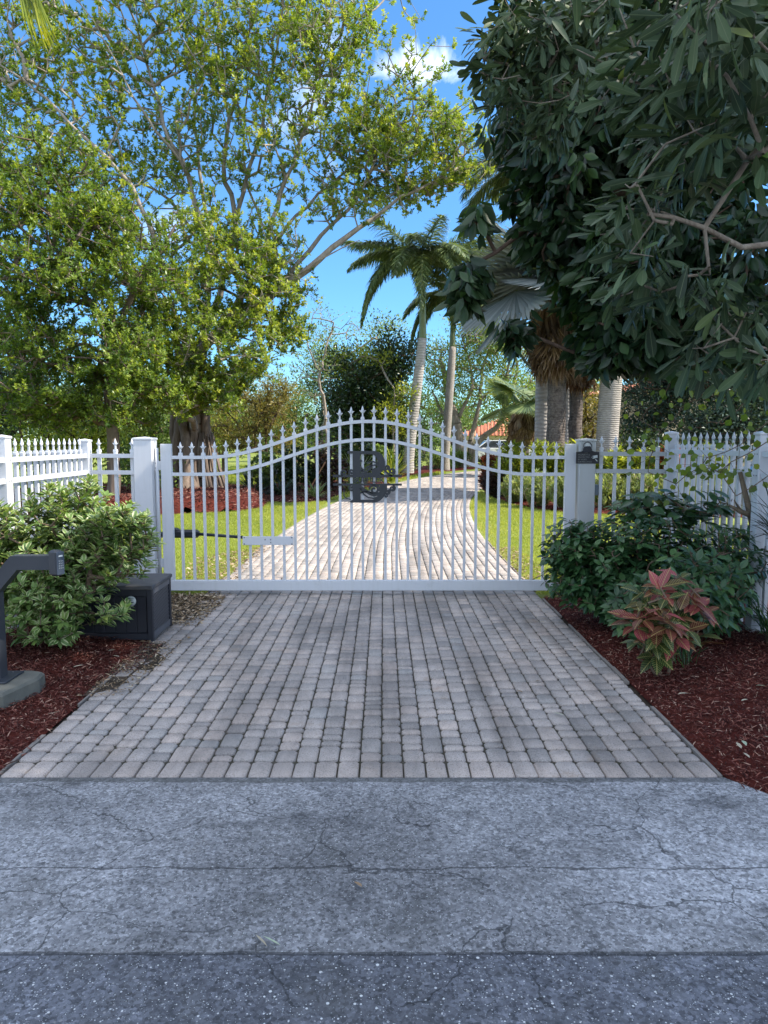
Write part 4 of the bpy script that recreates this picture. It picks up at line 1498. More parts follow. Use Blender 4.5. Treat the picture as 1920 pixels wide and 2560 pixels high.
def croton():
    base = np.array((1.9, 4.9, .03))
    o = thing('croton', 'potted looking croton with pink, green and yellow veined leaves on bare stems in the right mulch', 'shrub', base)
    o['label'] = 'croton with pink and yellow veined broad leaves on bare stems in the right mulch'
    heads = [(1650, 1440, 4.85, .9), (1700, 1415, 4.95, .85), (1735, 1450, 4.9, .8), (1590, 1520, 4.75, .75), (1620, 1480, 4.8, .3), (1700, 1500, 4.75, .35),
             (1650, 1530, 4.7, .55), (1770, 1500, 4.95, .6), (1690, 1560, 4.75, .8), (1600, 1570, 4.8, .1), (1740, 1560, 4.9, .7), (1640, 1600, 4.8, .1), (1665, 1465, 4.8, .12), (1610, 1450, 4.95, .15), (1680, 1530, 4.65, .8), (1720, 1540, 4.75, .2), (1600, 1500, 4.7, .85), (1660, 1500, 4.65, .95), (1755, 1470, 4.85, .75), (1640, 1560, 4.7, .3)]
    tips = np.array([P(u, v + 28, y) for u, v, y, t in heads])
    limbs = [([base + np.array([-.02, 0, -.03]), base + np.array([-.08, .02, .16]), base + np.array([-.12, 0, .4])], .013, .007),
             ([base + np.array([.03, 0, -.03]), base + np.array([.05, .02, .2]), base + np.array([.08, 0, .42])], .012, .006),
             ([base + np.array([-.05, 0, -.03]), base + np.array([-.16, -.02, .12]), base + np.array([-.1, -.05, .35])], .009, .005)]
    P0, P1, R0, R1, d = skeleton(limbs, tips, seg=.08, rt=.0045, up=.1)
    link('stems', edge_mesh('stems', P0 - base, P1 - base, R0, R1, B_TWIG, 7), o)
    tone = np.array([h[3] for h in heads])
    ax = nrm(np.tile(np.array([0, -.35, .8]), (len(tips), 1)) + rand_dir(len(tips)) * .35)
    link('foliage', whorl_leaves(tips - base, ax, 8, .14, .52, 1.2, L_CROTON, 'foliage', 'p', .02, .25, tone=tone, tv=.45, back=.09), o)


croton()


def strap_plant(name, label, cat, base, n, L, W, mat, spread=.9, up=.6, group=None, part='leaves', h0=.0, trunk=0.0):
    base = np.asarray(base, float)
    o = thing(name, label, cat, base, 0, group)
    d = rand_dir(n)
    d[:, 2] = np.abs(d[:, 2]) * .6 + up * RNG.random(n)
    d = nrm(d * np.array([spread, spread, 1]))
    pos = np.tile(np.array([0, 0, h0 + trunk]), (n, 1)) + RNG.normal(size=(n, 3)) * np.array([.03, .03, .05])
    Ls = L * (.6 + .5 * RNG.random(n))
    link(part, leafset(part, pos, d, np.tile([0, 0, 1.], (n, 1)) + RNG.normal(size=(n, 3)) * .15, Ls, W, mat, 'b'), o)
    if trunk: MB().tube([(0, 0, -.03), (.02, 0, trunk * .5), (0, 0, trunk + .03)], [.03, .022, .018], 8).build('trunk', B_TWIG, o)
    return o


strap_plant('spiky_plant', 'dark narrow leaved spiky plant at the right edge in front of the fence post', 'plant', (3.0, 5.65, .03), 70, .42, .014, L_SPIKE, 1.0, .3, trunk=.85)
strap_plant('spiky_plant', 'low tuft of dark narrow leaves at the foot of the right fence', 'plant', (2.95, 5.55, .03), 60, .4, .014, L_SHRUB, 1.0, .5, trunk=.15)
strap_plant('grass_tuft', 'thin upright green tuft behind the croton stems', 'plant', (2.1, 5.05, .03), 26, .42, .012, L_SHRUB, .5, 1.2)


def vine():
    base = np.array((3.05, 6.6, 0.0))
    o = thing('vine', 'thin climbing vine with yellow green heart leaves hanging over the right corner fence post', 'vine', base)
    limbs = []
    for pts in ([(1985, 1000, 6.3), (1850, 1110, 6.2), (1750, 1165, 6.2), (1690, 1210, 6.3)], [(1930, 880, 6.0), (1800, 960, 6.1), (1700, 1020, 6.3), (1640, 1110, 6.6), (1620, 1180, 6.7)],
                [(1960, 1080, 5.6), (1870, 1130, 5.7), (1800, 1180, 5.8)], [(1760, 860, 6.2), (1680, 960, 6.4), (1600, 1050, 6.6)], [(1920, 940, 6.0), (1850, 1020, 6.1), (1790, 1060, 6.2)],
                [(1920, 1190, 5.7), (1880, 1220, 5.7), (1840, 1240, 5.75)]):
        q = smooth_path([P(*p) for p in pts], .12, .012)
        limbs.append(q)
    root = smooth_path([(3.3, 6.5, -.05), (3.35, 6.5, 1.0), (3.45, 6.3, 1.9), P(1985, 1000, 6.3)], .15, .01)
    con = [root]
    for q in limbs:
        A = np.concatenate(con)
        D = np.linalg.norm(A[:, None] - q[None], axis=2)
        i_, j_ = np.unravel_index(D.argmin(), D.shape)
        con.append(q)
        if D.min() > .01: con.append(np.array([A[i_], q[j_]]))
    limbs = con
    P0 = np.concatenate([q[:-1] for q in limbs]); P1 = np.concatenate([q[1:] for q in limbs])
    # side twigs
    idx = RNG.integers(0, len(P0), 150)
    st = P0[idx]
    en = st + rand_dir(150) * np.array([.16, .12, .14])
    allv0 = np.concatenate([P0, st]); allv1 = np.concatenate([P1, en])
    rr = np.concatenate([np.full(len(P0), .0042), np.full(150, .0016)])
    link('stems', edge_mesh('stems', allv0 - base, allv1 - base, rr, rr * .9, B_TWIG, 5), o)
    lo = RNG.normal(size=(330, 3)) * .04
    c = np.concatenate([en, en, st])[:330] + lo[:450][:330 if len(lo) >= 330 else len(lo)]
    d = nrm(RNG.normal(size=(len(c), 3)) * .6 + np.array([0, 0, -.6]))
    n = nrm(RNG.normal(size=(len(c), 3)) * .4 + np.array([0, -1, .3]))
    Ls = .05 + .03 * RNG.random(len(c))
    link('leaves', leafset('leaves', c - base, d, n, Ls, Ls * .85, L_VINE, 'l'), o)
    dr = thing('driftwood', 'broken weathered stick wedged between the pickets of the right fence', 'stick', (2.98, 6.3, 1.0))
    m = MB()
    a, b, c_ = P(1850, 1180, 6.15), P(1872, 1270, 6.1), P(1878, 1320, 6.05)
    q = np.array((2.98, 6.3, 1.0))
    m.tube([a - q, b - q, c_ - q], [.018, .026, .012], 8)
    a, b, c_ = P(1822, 1262, 6.12), P(1850, 1278, 6.08), P(1880, 1290, 6.05)
    m.tube([a - q, b - q, c_ - q], [.006, .02, .024], 8)
    a, b = P(1835, 1250, 6.1), P(1852, 1277, 6.08)
    m.tube([a - q, b - q], [.004, .014], 6)
    m.build('wood', B_DRIFT, dr)


vine()


# ------------------------------------------------------------------ fallen leaves
def fallen():
    spots = [(1410, 1793, 0), (1640, 1688, 1), (1722, 1758, 1), (1868, 1773, 0), (1855, 1880, 0), (1905, 1868, 0), (1873, 1925, 0), (1915, 1740, 1), (1852, 1901, 0),
             (1350, 1706, 2), (1348, 1558, 2), (327, 1656, 0), (300, 1663, 0), (183, 1690, 0), (118, 1812, 3), (640, 2345, 3), (702, 2372, 3), (40, 1630, 0), (60, 1626, 0), (290, 1645, 0), (905, 2225, 2), (470, 1600, 2), (1290, 1730, 2)]
    lab = {0: ('pale dry curled leaf lying on the red mulch', 'dry leaves on the red mulch'), 1: ('greenish fallen leaf lying on the right mulch', 'greenish leaves on the right mulch'),
           2: ('dull flat leaf lying on the driveway pavers or asphalt', 'leaves on the paving'), 3: ('thin whitish sliver of leaf lying at the edge of the grey paving', 'pale slivers on the paving')}
    for u, v, k in spots:
        d = ray(u, v)
        t = CAM_H / -d[2]
        x, y = d[0] * t, d[1] * t
        mulch = (x < -1.87 or x > 1.66) and y > 3
        z = .062 if mulch else .012
        L = (.07, .075, .05, .07)[k] * random.uniform(.8, 1.2)
        W = L * (.34, .5, .5, .14)[k]
        a = random.uniform(0, 6.28)
        me = leafset('fallen_leaf', [(0, 0, 0)], [(math.cos(a), math.sin(a), .08)], [(.1, .2, 1)], L, W, L_DRY if k != 2 else L_LITTER, 'l', np.array([random.random()]))
        o = link('fallen_leaf', me, None, (x, y, z))
        tag(o, lab[k][0], 'leaf', lab[k][1])


fallen()


# ------------------------------------------------------------------ overhanging trees on the right
def overhang():
    # drooping dark-leaved tree, trunk beyond the right fence
    base = np.array((5.6, 7.2, 0.0))
    P = lambda u, v, Y: P_(u, v, Y - .4)
    limbs = [([base + (0, 0, -.1), (5.5, 7.2, 1.8), (5.2, 7.1, 3.6), (4.9, 6.9, 5.2)], .2, .12),
             ([(5.4, 7.2, 2.4), (4.6, 6.9, 3.4), P(1700, 520, 6.8), P(1500, 480, 6.8), P(1330, 560, 6.7), P(1230, 640, 6.6), P(1130, 690, 6.4)], .09, .012),
             ([(5.2, 7.1, 3.6), (4.0, 6.9, 4.6), P(1500, 250, 7.0), P(1300, 180, 7.0)], .09, .015),
             ([(5.4, 7.2, 2.0), (4.5, 6.8, 2.6), P(1700, 800, 6.5), P(1560, 860, 6.6)], .06, .012),
             ([(5.0, 7.0, 4.8), (4.4, 7.2, 6.6), (3.6, 7.4, 7.6)], .1, .03)]
    def lb(u, v, Y, ru, rv, ry, n):
        s = Y / F
        return (P(u, v, Y), (ru * s, ry, rv * s), n)
    lobes = [lb(1390, 480, 6.9, 105, 150, .8, 120), lb(1540, 400, 7.0, 150, 170, 1.0, 190), lb(1720, 380, 7.0, 170, 200, 1.0, 190), lb(1310, 330, 7.0, 75, 100, .7, 40),
             lb(1480, 680, 6.7, 100, 130, .7, 150), lb(1600, 720, 6.6, 140, 160, .8, 190), lb(1780, 700, 6.5, 160, 200, .8, 150), lb(1530, 850, 6.5, 90, 90, .5, 75), lb(1370, 600, 6.7, 70, 80, .5, 60),
             lb(1400, 150, 7.2, 170, 140, .9, 130), lb(1650, 100, 7.2, 200, 140, 1.0, 120), lb(1170, 735, 6.4, 42, 42, .2, 16), lb(1190, 575, 6.5, 30, 30, .2, 7), lb(1290, 840, 6.5, 22, 40, .15, 7),
             lb(1640, 900, 6.6, 80, 45, .4, 40), lb(1860, 860, 6.5, 70, 60, .4, 36),
             ((4.2, 6.4, 5.8), (1.5, .9, .8), 130), ((3.4, 6.4, 6.3), (1.4, .9, .8), 110), ((5.4, 6.4, 6.8), (1.6, .9, 1.0), 110), ((3.0, 6.6, 5.2), (.9, .5, .5), 60), ((4.6, 5.2, 5.6), (1.2, .8, .6), 80)]
    tips = lobes_to_tips(lobes)
    P0, P1, R0, R1, d = skeleton(limbs, tips, seg=.3, rt=.006, up=-.1, pathw=.1)
    o = thing('overhanging_tree', 'dark tree with drooping pointed leaves overhanging from beyond the right fence', 'tree', base)
    link('trunk', edge_mesh('trunk', P0 - base, P1 - base, R0, R1, B_DARK, 7), o)
    n = len(tips)
    per = 13
    ax = np.tile([0, 0, -1.], (n, 1)) + rand_dir(n) * .7
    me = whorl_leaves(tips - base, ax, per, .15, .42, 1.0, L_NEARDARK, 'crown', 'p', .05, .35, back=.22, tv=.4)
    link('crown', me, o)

    # grey-green tree with long blunt leaves, closest to the viewer
    P = P_
    base = np.array((5.2, 3.4, 0.0))
    limbs = [([base + (0, 0, -.1), (5.1, 3.4, 1.6), (4.6, 3.3, 3.0)], .16, .1),
             ([(5.1, 3.4, 1.5), (3.4, 3.0, 2.2), P(2050, 670, 2.85), P(1920, 632, 2.8), P(1840, 610, 2.75), P(1760, 575, 2.7), P(1680, 560, 2.65), P(1620, 535, 2.6)], .034, .007),
             ([P(1680, 560, 2.65), P(1630, 545, 2.6), P(1600, 500, 2.6), P(1575, 470, 2.6)], .007, .003),
             ([(4.6, 3.3, 3.0), (3.2, 3.0, 3.1), P(1900, 250, 2.9), P(1700, 220, 2.8), P(1560, 200, 2.9)], .03, .005),
             ([(4.6, 3.3, 3.0), (3.4, 3.9, 3.5), P(1760, 200, 4.3), P(1500, 180, 4.6), P(1330, 160, 4.7), P(1210, 150, 4.7)], .035, .008),
             ([(3.4, 3.0, 2.2), P(2000, 900, 2.9), P(1850, 880, 2.8), P(1760, 870, 2.8)], .014, .004)]
    L = []
    def add(u, v, Y, ru, rv, ry, n): L.append(lb(u, v, Y, ru, rv, ry, max(3, int(n * (.9 if u > 1500 else 1.1)))))
    add(1780, 120, 2.6, 190, 130, .35, 42); add(1850, 300, 2.5, 120, 130, .3, 26); add(1640, 230, 2.9, 110, 120, .3, 22); add(1800, 40, 2.2, 160, 90, .2, 16); add(1560, 130, 3.0, 110, 120, .3, 14)
    add(1720, 380, 2.7, 110, 70, .3, 14)
    add(1245, 90, 4.7, 55, 90, .3, 20); add(1340, 120, 4.7, 100, 110, .4, 50); add(1450, 90, 4.6, 110, 100, .4, 46); add(1260, 240, 4.6, 50, 60, .3, 14); add(1360, 270, 4.6, 90, 70, .3, 26); add(1210, 170, 4.7, 28, 40, .2, 8)
    add(1590, 500, 2.75, 90, 50, .25, 10); add(1560, 640, 2.9, 90, 70, .25, 13); add(1670, 720, 2.8, 120, 60, .25, 12); add(1740, 690, 2.8, 60, 25, .2, 4)
    add(1850, 770, 2.8, 110, 70, .25, 13); add(1870, 900, 2.8, 80, 60, .25, 9); add(1770, 870, 2.9, 70, 50, .25, 5)
    for c, r, n in (((4.6, 3.4, 4.4), (1.3, 1.2, .6), 90),): L.append((c, r, n))
    tips = lobes_to_tips(L)
    P0, P1, R0, R1, d = skeleton(limbs, tips, seg=.16, rt=.0018, up=.0, pathw=.1)
    o = thing('overhanging_tree', 'grey green tree with long blunt leaves hanging close at the upper right', 'tree', base)
    link('trunk', edge_mesh('trunk', P0 - base, P1 - base, R0, R1, B_LIMB, 8), o)
    n = len(tips)
    ax = nrm(np.tile([-.4, -.1, -.1], (n, 1)) + rand_dir(n) * .8)
    me = whorl_leaves(tips - base, ax, 8, .122, .26, 1.05, L_GREY, 'crown', 'o', .05, .55, back=.09, tv=.5)
    link('crown', me, o)
    # leaf stalks
    V = np.repeat(tips - base, 8, axis=0)


overhang()


def street_tree():
    base = np.array((9.5, 2.6, 0.0))
    limbs = [([base - (0, 0, .1), base + (0, 0, 2.5), base + (-.2, 0, 5)], .32, .22), ([base + (-.2, 0, 5), (8.2, 1.4, 7.5), (7.4, .6, 9)], .15, .05),
             ([base + (-.2, 0, 5), (8.6, 4.2, 7.5), (7.8, 5.6, 9)], .15, .05), ([base + (-.2, 0, 5), (10.6, 2.8, 8), (11.5, 2.8, 10)], .15, .05)]
    lobes = [((x, y, z), (1.7, 1.5, 1.3), 130) for x, y, z in ((7.9, 5.5, 8.9), (9.9, 5.4, 9.4), (11.6, 5.2, 10), (7.6, 3.4, 8.7), (9.7, 3.2, 9.5), (11.7, 3.0, 10.2),
                                                              (7.7, 1.2, 8.9), (9.8, 1.0, 9.5), (11.6, 1.0, 10), (8.6, -.8, 9.0), (10.4, -.8, 9.4), (8.8, 4.4, 7.7), (8.8, 2.0, 7.8), (10.4, 3.0, 8.0))]
    tree('street_tree', 'tall broad shade tree standing right of the drive entrance outside the view', 'tree', base, limbs, lobes, B_DARK, L_DARK, per=24, spread=.3, L=.22, Wr=.6, seg=.5, clump=0)


street_tree()


# ------------------------------------------------------------------ the two big trees on the left
def px_lobe(u, v, Y, ru, rv, ry, n):
    s = Y / F
    return (P(u, v, Y), (ru * s, ry, rv * s), n)


def fig_trunk(root, base):
    m = MB()
    for i in range(11):
        a = i / 11 * 6.283 + random.uniform(-.2, .2)
        r = random.uniform(.3, .5)
        x, y = math.cos(a) * r, math.sin(a) * r
        pts = [(x * 1.9, y * 1.9, -.1), (x * 1.2, y * 1.2, .3), (x, y, 1.1), (x * .85 + random.uniform(-.1, .1), y * .85, 2.1), (x * .6 + random.uniform(-.2, .2), y * .6, 3.2), (x * 1.1, y * 1.1, 4.4)]
        q = smooth_path(pts, .25, .02)
        m.tube(q, [max(.05, .17 * (1 - .55 * k / len(q))) * (1.25 if k < 3 else 1) for k in range(len(q))], 9)
    for i in range(16):
        a = random.uniform(3.3, 6.4)
        x, y = math.cos(a) * .62 + .2, math.sin(a) * .55
        m.tube([(x * 1.35, y * 1.35, -.1), (x * 1.05, y * 1.05, .6), (x * .8, y * .8, 1.6)], [.05, .035, .025], 6)
    m.build('buttress_roots', B_FIG, root)


def big_trees():
    Y = 21
    c = lambda *a: [P(u, v, yy) for u, v, yy in a]
    base = P(482, 1232, 21); base[2] = .2
    def mt(u, v, dy=0): return P(u, v, 21 + dy)
    limbs = [([base, mt(485, 1100), mt(480, 980), mt(490, 900)], .42, .3),
             ([mt(490, 900), mt(560, 820, -.5), mt(650, 760, -.6), mt(740, 690, -.6), mt(830, 620, -.5), mt(930, 545, -.4), mt(1040, 475, -.2), mt(1120, 430, 0), mt(1160, 390)], 0.158, 0.018),
             ([mt(650, 760, -.6), mt(740, 660, -.2), mt(830, 560, 0), mt(900, 480), mt(950, 380), mt(990, 260)], 0.086, 0.015),
             ([mt(560, 820, -.5), mt(640, 680), mt(690, 520, .3), mt(740, 380, .4), mt(790, 240, .5), mt(830, 60, .5)], 0.099, 0.018),
             ([mt(640, 680), mt(720, 560, .4), mt(850, 440, .6), mt(960, 350, .7), mt(1060, 270, .7)], 0.059, 0.012),
             ([mt(490, 900), mt(560, 700, .6), mt(590, 560, .8), mt(560, 420, 1), mt(570, 300, 1), mt(545, 120, 1), mt(560, -100, 1)], 0.112, 0.024),
             ([mt(590, 560, .8), mt(620, 430, .6), mt(660, 300, .5), mt(690, 120, .5), mt(720, -60)], 0.066, 0.018),
             ([mt(560, 700, .6), mt(500, 560, .2), mt(470, 440, 0), mt(410, 310, 0), mt(370, 160), mt(310, -20)], 0.092, 0.018),
             ([mt(470, 440, 0), mt(420, 360, -.5), mt(330, 240, -.8), mt(240, 60, -1)], 0.046, 0.012),
             ([mt(480, 800), mt(400, 640, -1), mt(330, 470, -1.2), mt(200, 330, -1.2), mt(60, 200, -1), mt(-60, 130, -1)], 0.086, 0.018),
             ([mt(400, 640, -1), mt(280, 530, -2), mt(150, 500, -2.4), mt(0, 430, -2.6)], 0.059, 0.018),
             ([mt(490, 900), mt(530, 640, 1.4), mt(500, 430, 1.8), mt(480, 200, 2), mt(450, 0, 2)], 0.092, 0.024),
             ([mt(600, 800, -.4), mt(690, 640, .8), mt(640, 520, 1.0), mt(610, 380, 1), mt(620, 200, 1)], 0.066, 0.018),
             ([mt(740, 690, -.6), mt(800, 650, -1), mt(900, 600, -1.2)], 0.033, 0.009),
             ([mt(560, 700, .6), mt(420, 500, 1.0), mt(250, 420, 1.2), mt(90, 330, 1.2)], 0.059, 0.018)]
    Lb = []
    def add(u, v, ru, rv, n, dy=0, ry=1.6): Lb.append(px_lobe(u, v, 21 + dy, ru * (1.28 if v < 560 else 1.05), rv * (1.25 if v < 560 else 1.0), ry, int(n * (1.75 if v < 560 else 1.25))))
    add(1110, 370, 75, 80, 70); add(1040, 290, 100, 100, 90); add(1010, 430, 130, 70, 100); add(900, 440, 120, 90, 100); add(940, 300, 110, 90, 80); add(1080, 460, 80, 40, 40)
    add(870, 60, 70, 70, 50); add(800, 120, 120, 120, 85); add(760, 230, 110, 100, 60); add(690, 60, 120, 110, 70); add(590, 170, 120, 90, 90); add(480, 60, 150, 110, 90)
    add(330, 90, 150, 120, 100); add(130, 90, 170, 130, 120); add(60, 250, 130, 120, 90); add(230, 300, 150, 100, 90); add(420, 250, 150, 90, 70); add(330, 420, 150, 90, 80)
    add(660, 340, 140, 90, 60); add(820, 330, 100, 90, 60); add(560, 420, 110, 80, 40); add(740, 460, 100, 60, 30); add(880, 560, 90, 50, 28)
    add(700, -150, 300, 140, 160, 1, 3); add(300, -150, 350, 160, 200, 1, 3)
    add(640, 590, 130, 80, 110, -1); add(500, 590, 130, 80, 100, -1.5); add(680, 700, 80, 90, 130, -1.2, 1.2); add(560, 720, 140, 100, 150, -2, 1.4); add(420, 730, 140, 100, 130, -2.2)
    add(640, 810, 90, 80, 100, -1.5, 1.2); add(510, 870, 130, 100, 160, -2.4, 1.3); add(400, 880, 110, 90, 110, -2.4); add(480, 980, 90, 60, 90, -2.4, 1); add(590, 930, 70, 60, 70, -1.5, 1); add(700, 820, 60, 60, 60, -1.2, 1); add(420, 1000, 90, 50, 70, -2.6, 1); add(560, 990, 70, 40, 50, -2, 1); add(200, 430, 110, 90, 60, -1); add(300, 560, 100, 80, 50, -1.5)
    tree('banyan_tree', 'tallest spreading fig tree with pale fanned limbs rising left of the driveway', 'tree', base, limbs, Lb, B_PALE, L_FIG,
         per=12, sub=3, clump=.2, spread=.2, L=.098, Wr=.5, seg=.4, rt=.007, up=.35, flat=.45, k=6, trunk_extra=fig_trunk, tv=.3, wig=.07)
    # second, denser tree further left and nearer
    base = P(285, 1290, 17.5); base[2] = 0
    def m2(u, v, dy=0): return P(u, v, 17.5 + dy)
    limbs = [([base, m2(282, 1150), m2(275, 980), m2(290, 860)], .16, .12),
             ([m2(290, 860), m2(230, 760, -.6), m2(140, 690, -1), m2(60, 690, -1.3), m2(-60, 700, -1.3)], .09, .03),
             ([m2(290, 860), m2(330, 740, -.4), m2(390, 640, -.6), m2(440, 560, -.6)], .09, .02),
             ([m2(275, 900), m2(210, 860, -.8), m2(100, 900, -1.2)], .06, .02),
             ([m2(290, 860), m2(260, 680, .4), m2(200, 560, .4), m2(150, 430, .4)], .09, .02),
             ([m2(60, 690, -1.3), m2(150, 640, -1.7), m2(200, 590, -1.8)], .045, .02)]
    Lb = []
    def add2(u, v, ru, rv, n, dy=0, ry=1.3): Lb.append(px_lobe(u, v, 17.5 + dy, ru, rv, ry, int(n * 1.3)))
    add2(40, 430, 110, 80, 100, -.5); add2(170, 440, 90, 70, 60)
    add2(80, 540, 130, 90, 160, -1); add2(230, 570, 110, 80, 110, -.8); add2(60, 700, 120, 90, 130, -1.2); add2(220, 720, 130, 100, 150, -1); add2(360, 700, 90, 90, 90, -.6)
    add2(90, 850, 150, 90, 170, -1); add2(270, 850, 120, 90, 130, -.8); add2(370, 850, 60, 80, 50); add2(60, 980, 110, 60, 80, -.4); add2(220, 970, 110, 60, 90); add2(-60, 650, 120, 220, 150, -1); add2(340, 980, 90, 60, 70); add2(120, 1040, 140, 40, 90); add2(330, 1050, 70, 30, 40); add2(330, 600, 80, 80, 60); add2(280, 940, 90, 70, 60, -1.4, .8); add2(180, 1020, 110, 40, 50, -1, .8); add2(400, 960, 50, 60, 40, -.5, .8)
    tree('fig_tree', 'dense leafy green tree with a slim trunk above the left picket fence', 'tree', base, limbs, Lb, B_FIG, L_FIGGREEN,
         per=11, sub=4, clump=.2, spread=.2, L=.088, Wr=.5, seg=.35, rt=.006, up=.3, flat=.4, k=6, tv=.35)
    # hanging old frond poking in at the top left
    b = P(60, -150, 12); b[2] = 0
    o = thing('palm', 'yellowing palm frond hanging into the top left corner', 'palm', b + np.array((-2.4, .4, 0)))
    q = b + np.array((-2.4, .4, 0))
    top = P(-330, -330, 12)
    n = 46
    st = np.array([P(40 + 1.1 * i, -60 + i * .6, 12) for i in range(n)]) - q
    d = np.column_stack([RNG.normal(size=n) * .12 + .25, RNG.normal(size=n) * .1, np.full(n, -1.)])
    link('frond', leafset('frond', st, d, np.tile([0, -1., .1], (n, 1)), .75 + .3 * RNG.random(n), .025, L_YELLOW, 'b'), o)
    MB().tube([(0, 0, -.1), (.05, 0, top[2] * .5), tuple(top - q)], [.14, .11, .09], 12).build('trunk', B_GREYPALM, o)
    rq = smooth_path([tuple(top - q), tuple(P(-100, -200, 12) - q), tuple(P(40, -90, 12) - q), tuple(P(90, -30, 12) - q)], .2)
    MB().tube(rq, np.linspace(.03, .008, len(rq)), 6).build('stalk', B_TAN, o)


big_trees()


# ------------------------------------------------------------------ palms
def frond_mesh(L, droop, nl=84, leaflet=.55, mat=L_ROYAL, w=.035, plume=.5, hang=.35):
    t = np.linspace(0, 1, 24)
    x = L * (t - .18 * droop * t ** 3)
    z = L * (.42 * t - droop * .95 * t ** 2.1)
    pts = np.column_stack([x, np.zeros_like(x), z])
    tt = np.linspace(.14, .995, nl)
    px = np.interp(tt, t, x); pz = np.interp(tt, t, z)
    tx = np.gradient(px); tz = np.gradient(pz)
    tl = np.hypot(tx, tz)
    tx, tz = tx / tl, tz / tl
    pos, d = [], []
    for s in (-1, 1):
        for i in range(nl):
            for _ in range(2):
                a = .55 + .35 * (1 - tt[i])
                f = random.uniform(-plume, plume)
                dv = np.array([tx[i] * (1 - a * .5), s * a, tz[i] * (1 - a * .5) + f - hang])
                d.append(dv / np.linalg.norm(dv))
                pos.append((px[i], s * .01, pz[i]))
    pos, d = np.array(pos), np.array(d)
    n = len(pos)
    prof = np.repeat(np.tile(np.sin(np.pi * np.clip(tt * .92 + .08, 0, 1)) ** .6 + .15, 2), 2) if False else np.tile(np.repeat(np.sin(np.pi * np.clip(tt * .9 + .08, 0, 1)) ** .6 + .15, 2), 2)
    Ls = leaflet * prof * (.85 + .3 * RNG.random(n))
    nn = np.tile([0, 0, 1.], (n, 1)) + RNG.normal(size=(n, 3)) * .3
    lf_ = leafset('frond', pos, d, nn, Ls, w, mat, 'b')
    rr = MB().tube(pts, np.linspace(.03, .005, 24), 5).mesh('rachis', B_TAN if mat is L_DEAD else M_RACH)
    return lf_, rr


M_RACH = plain('green_rachis', (.12, .16, .06), .6, .3)


def palm(label, base, h, crown_h, r0, r1, bark, L, n, droops, group=None, lean=(0, 0), leaflet=.6, shaft=True, az0=0.0, skirt=0, mat=L_ROYAL, w=.035, azs=None):
    o = thing('royal_palm', label, 'palm', base, 0, group)
    q = smooth_path([(0, 0, -.1), (lean[0] * .3, lean[1] * .3, h * .35), (lean[0] * .75, lean[1] * .75, h * .75), (lean[0], lean[1], h)], .3)
    k = len(q)
    rad = [r0 + (r1 - r0) * (i / k) + .03 * math.sin(i / k * 3.1) + (.09 * max(0, 1 - i / 3) if i < 3 else 0) for i in range(k)]
    MB().tube(q, rad, 18).build('trunk', bark, o)
    if shaft:
        MB().tube(smooth_path([(lean[0], lean[1], h - .03), (lean[0], lean[1], h + crown_h * .5), (lean[0], lean[1], h + crown_h)], .2), None or np.linspace(r1 * .98, .07, len(smooth_path([(lean[0], lean[1], h - .03), (lean[0], lean[1], h + crown_h * .5), (lean[0], lean[1], h + crown_h)], .2))), 14).build('crownshaft', plain('crownshaft_green', (.16, .2, .09), .45, .4, 0, .4, 4), o)
    meshes = []
    for dr in droops:
        meshes.append(frond_mesh(L, dr, leaflet=leaflet, mat=mat, w=w))
    for i in range(n):
        a = azs[i] if azs else az0 + i * 2.399
        lf_, rr = meshes[i % len(meshes)]
        f = link('frond', lf_, o, (lean[0], lean[1], h + crown_h - .05), (0, 0, a))
        link('rachis', rr, f)
    return o


b = P(1018, 1186, 35)
palm('tall grey royal palm standing nearest the bend, left of the slimmer one', (b[0], b[1], 0), 6.3, 3.6, .25, .19, B_ROYAL, 3.9, 30,
     [.05, .4, .8, .2, 1.2, .6], w=.05, leaflet=.7, lean=(.7, 0), az0=.3)
b = P(1112, 1176, 39)
palm('slim royal palm with a green crownshaft just right of the tall one', (b[0], b[1], 0), 6.4, 2.6, .2, .17, B_GREYPALM, 3.0, 17, [.2, .8, 1.3, .45], w=.05, lean=(.35, 0), az0=.6)
b = P(1512, 1250, 20.5)
palm('thick pale ringed palm behind the right fence', (b[0] - .05, b[1], 0), 7.6, 1.8, .30, .22, B_GREYPALM, 3.7, 13, [.4, .8, 1.2], lean=(.35, 0), az0=1.1, leaflet=.7)
b = P(1412, 1250, 24)
palm('slim pale palm trunk squeezed between the two fibrous fan palms', (b[0], b[1], 0), 9.2, 1.4, .15, .12, B_ROYAL, 2.9, 11, [.4, .8, 1.1], az0=.4, leaflet=.6)


def fan_leaf(rad, segs=46, arc=2.25, mat=L_BISM, w=.05, fold=.06, split=.7):
    a = np.linspace(-arc, arc, segs)
    d = np.column_stack([np.cos(a), np.sin(a), -.10 * np.abs(a)])
    n = np.column_stack([-.1 * np.cos(a), -.1 * np.sin(a), np.ones(segs)])
    L = rad * (1 - .12 * (np.abs(a) / arc)) * (.94 + .1 * RNG.random(segs))
    return leafset('fan', np.zeros((segs, 3)), d, n + RNG.normal(size=(segs, 3)) * fold, L, rad * (1.32 * arc / segs if mat is not L_DEAD else w * 2), mat, 'f' if mat is not L_DEAD else 'b')


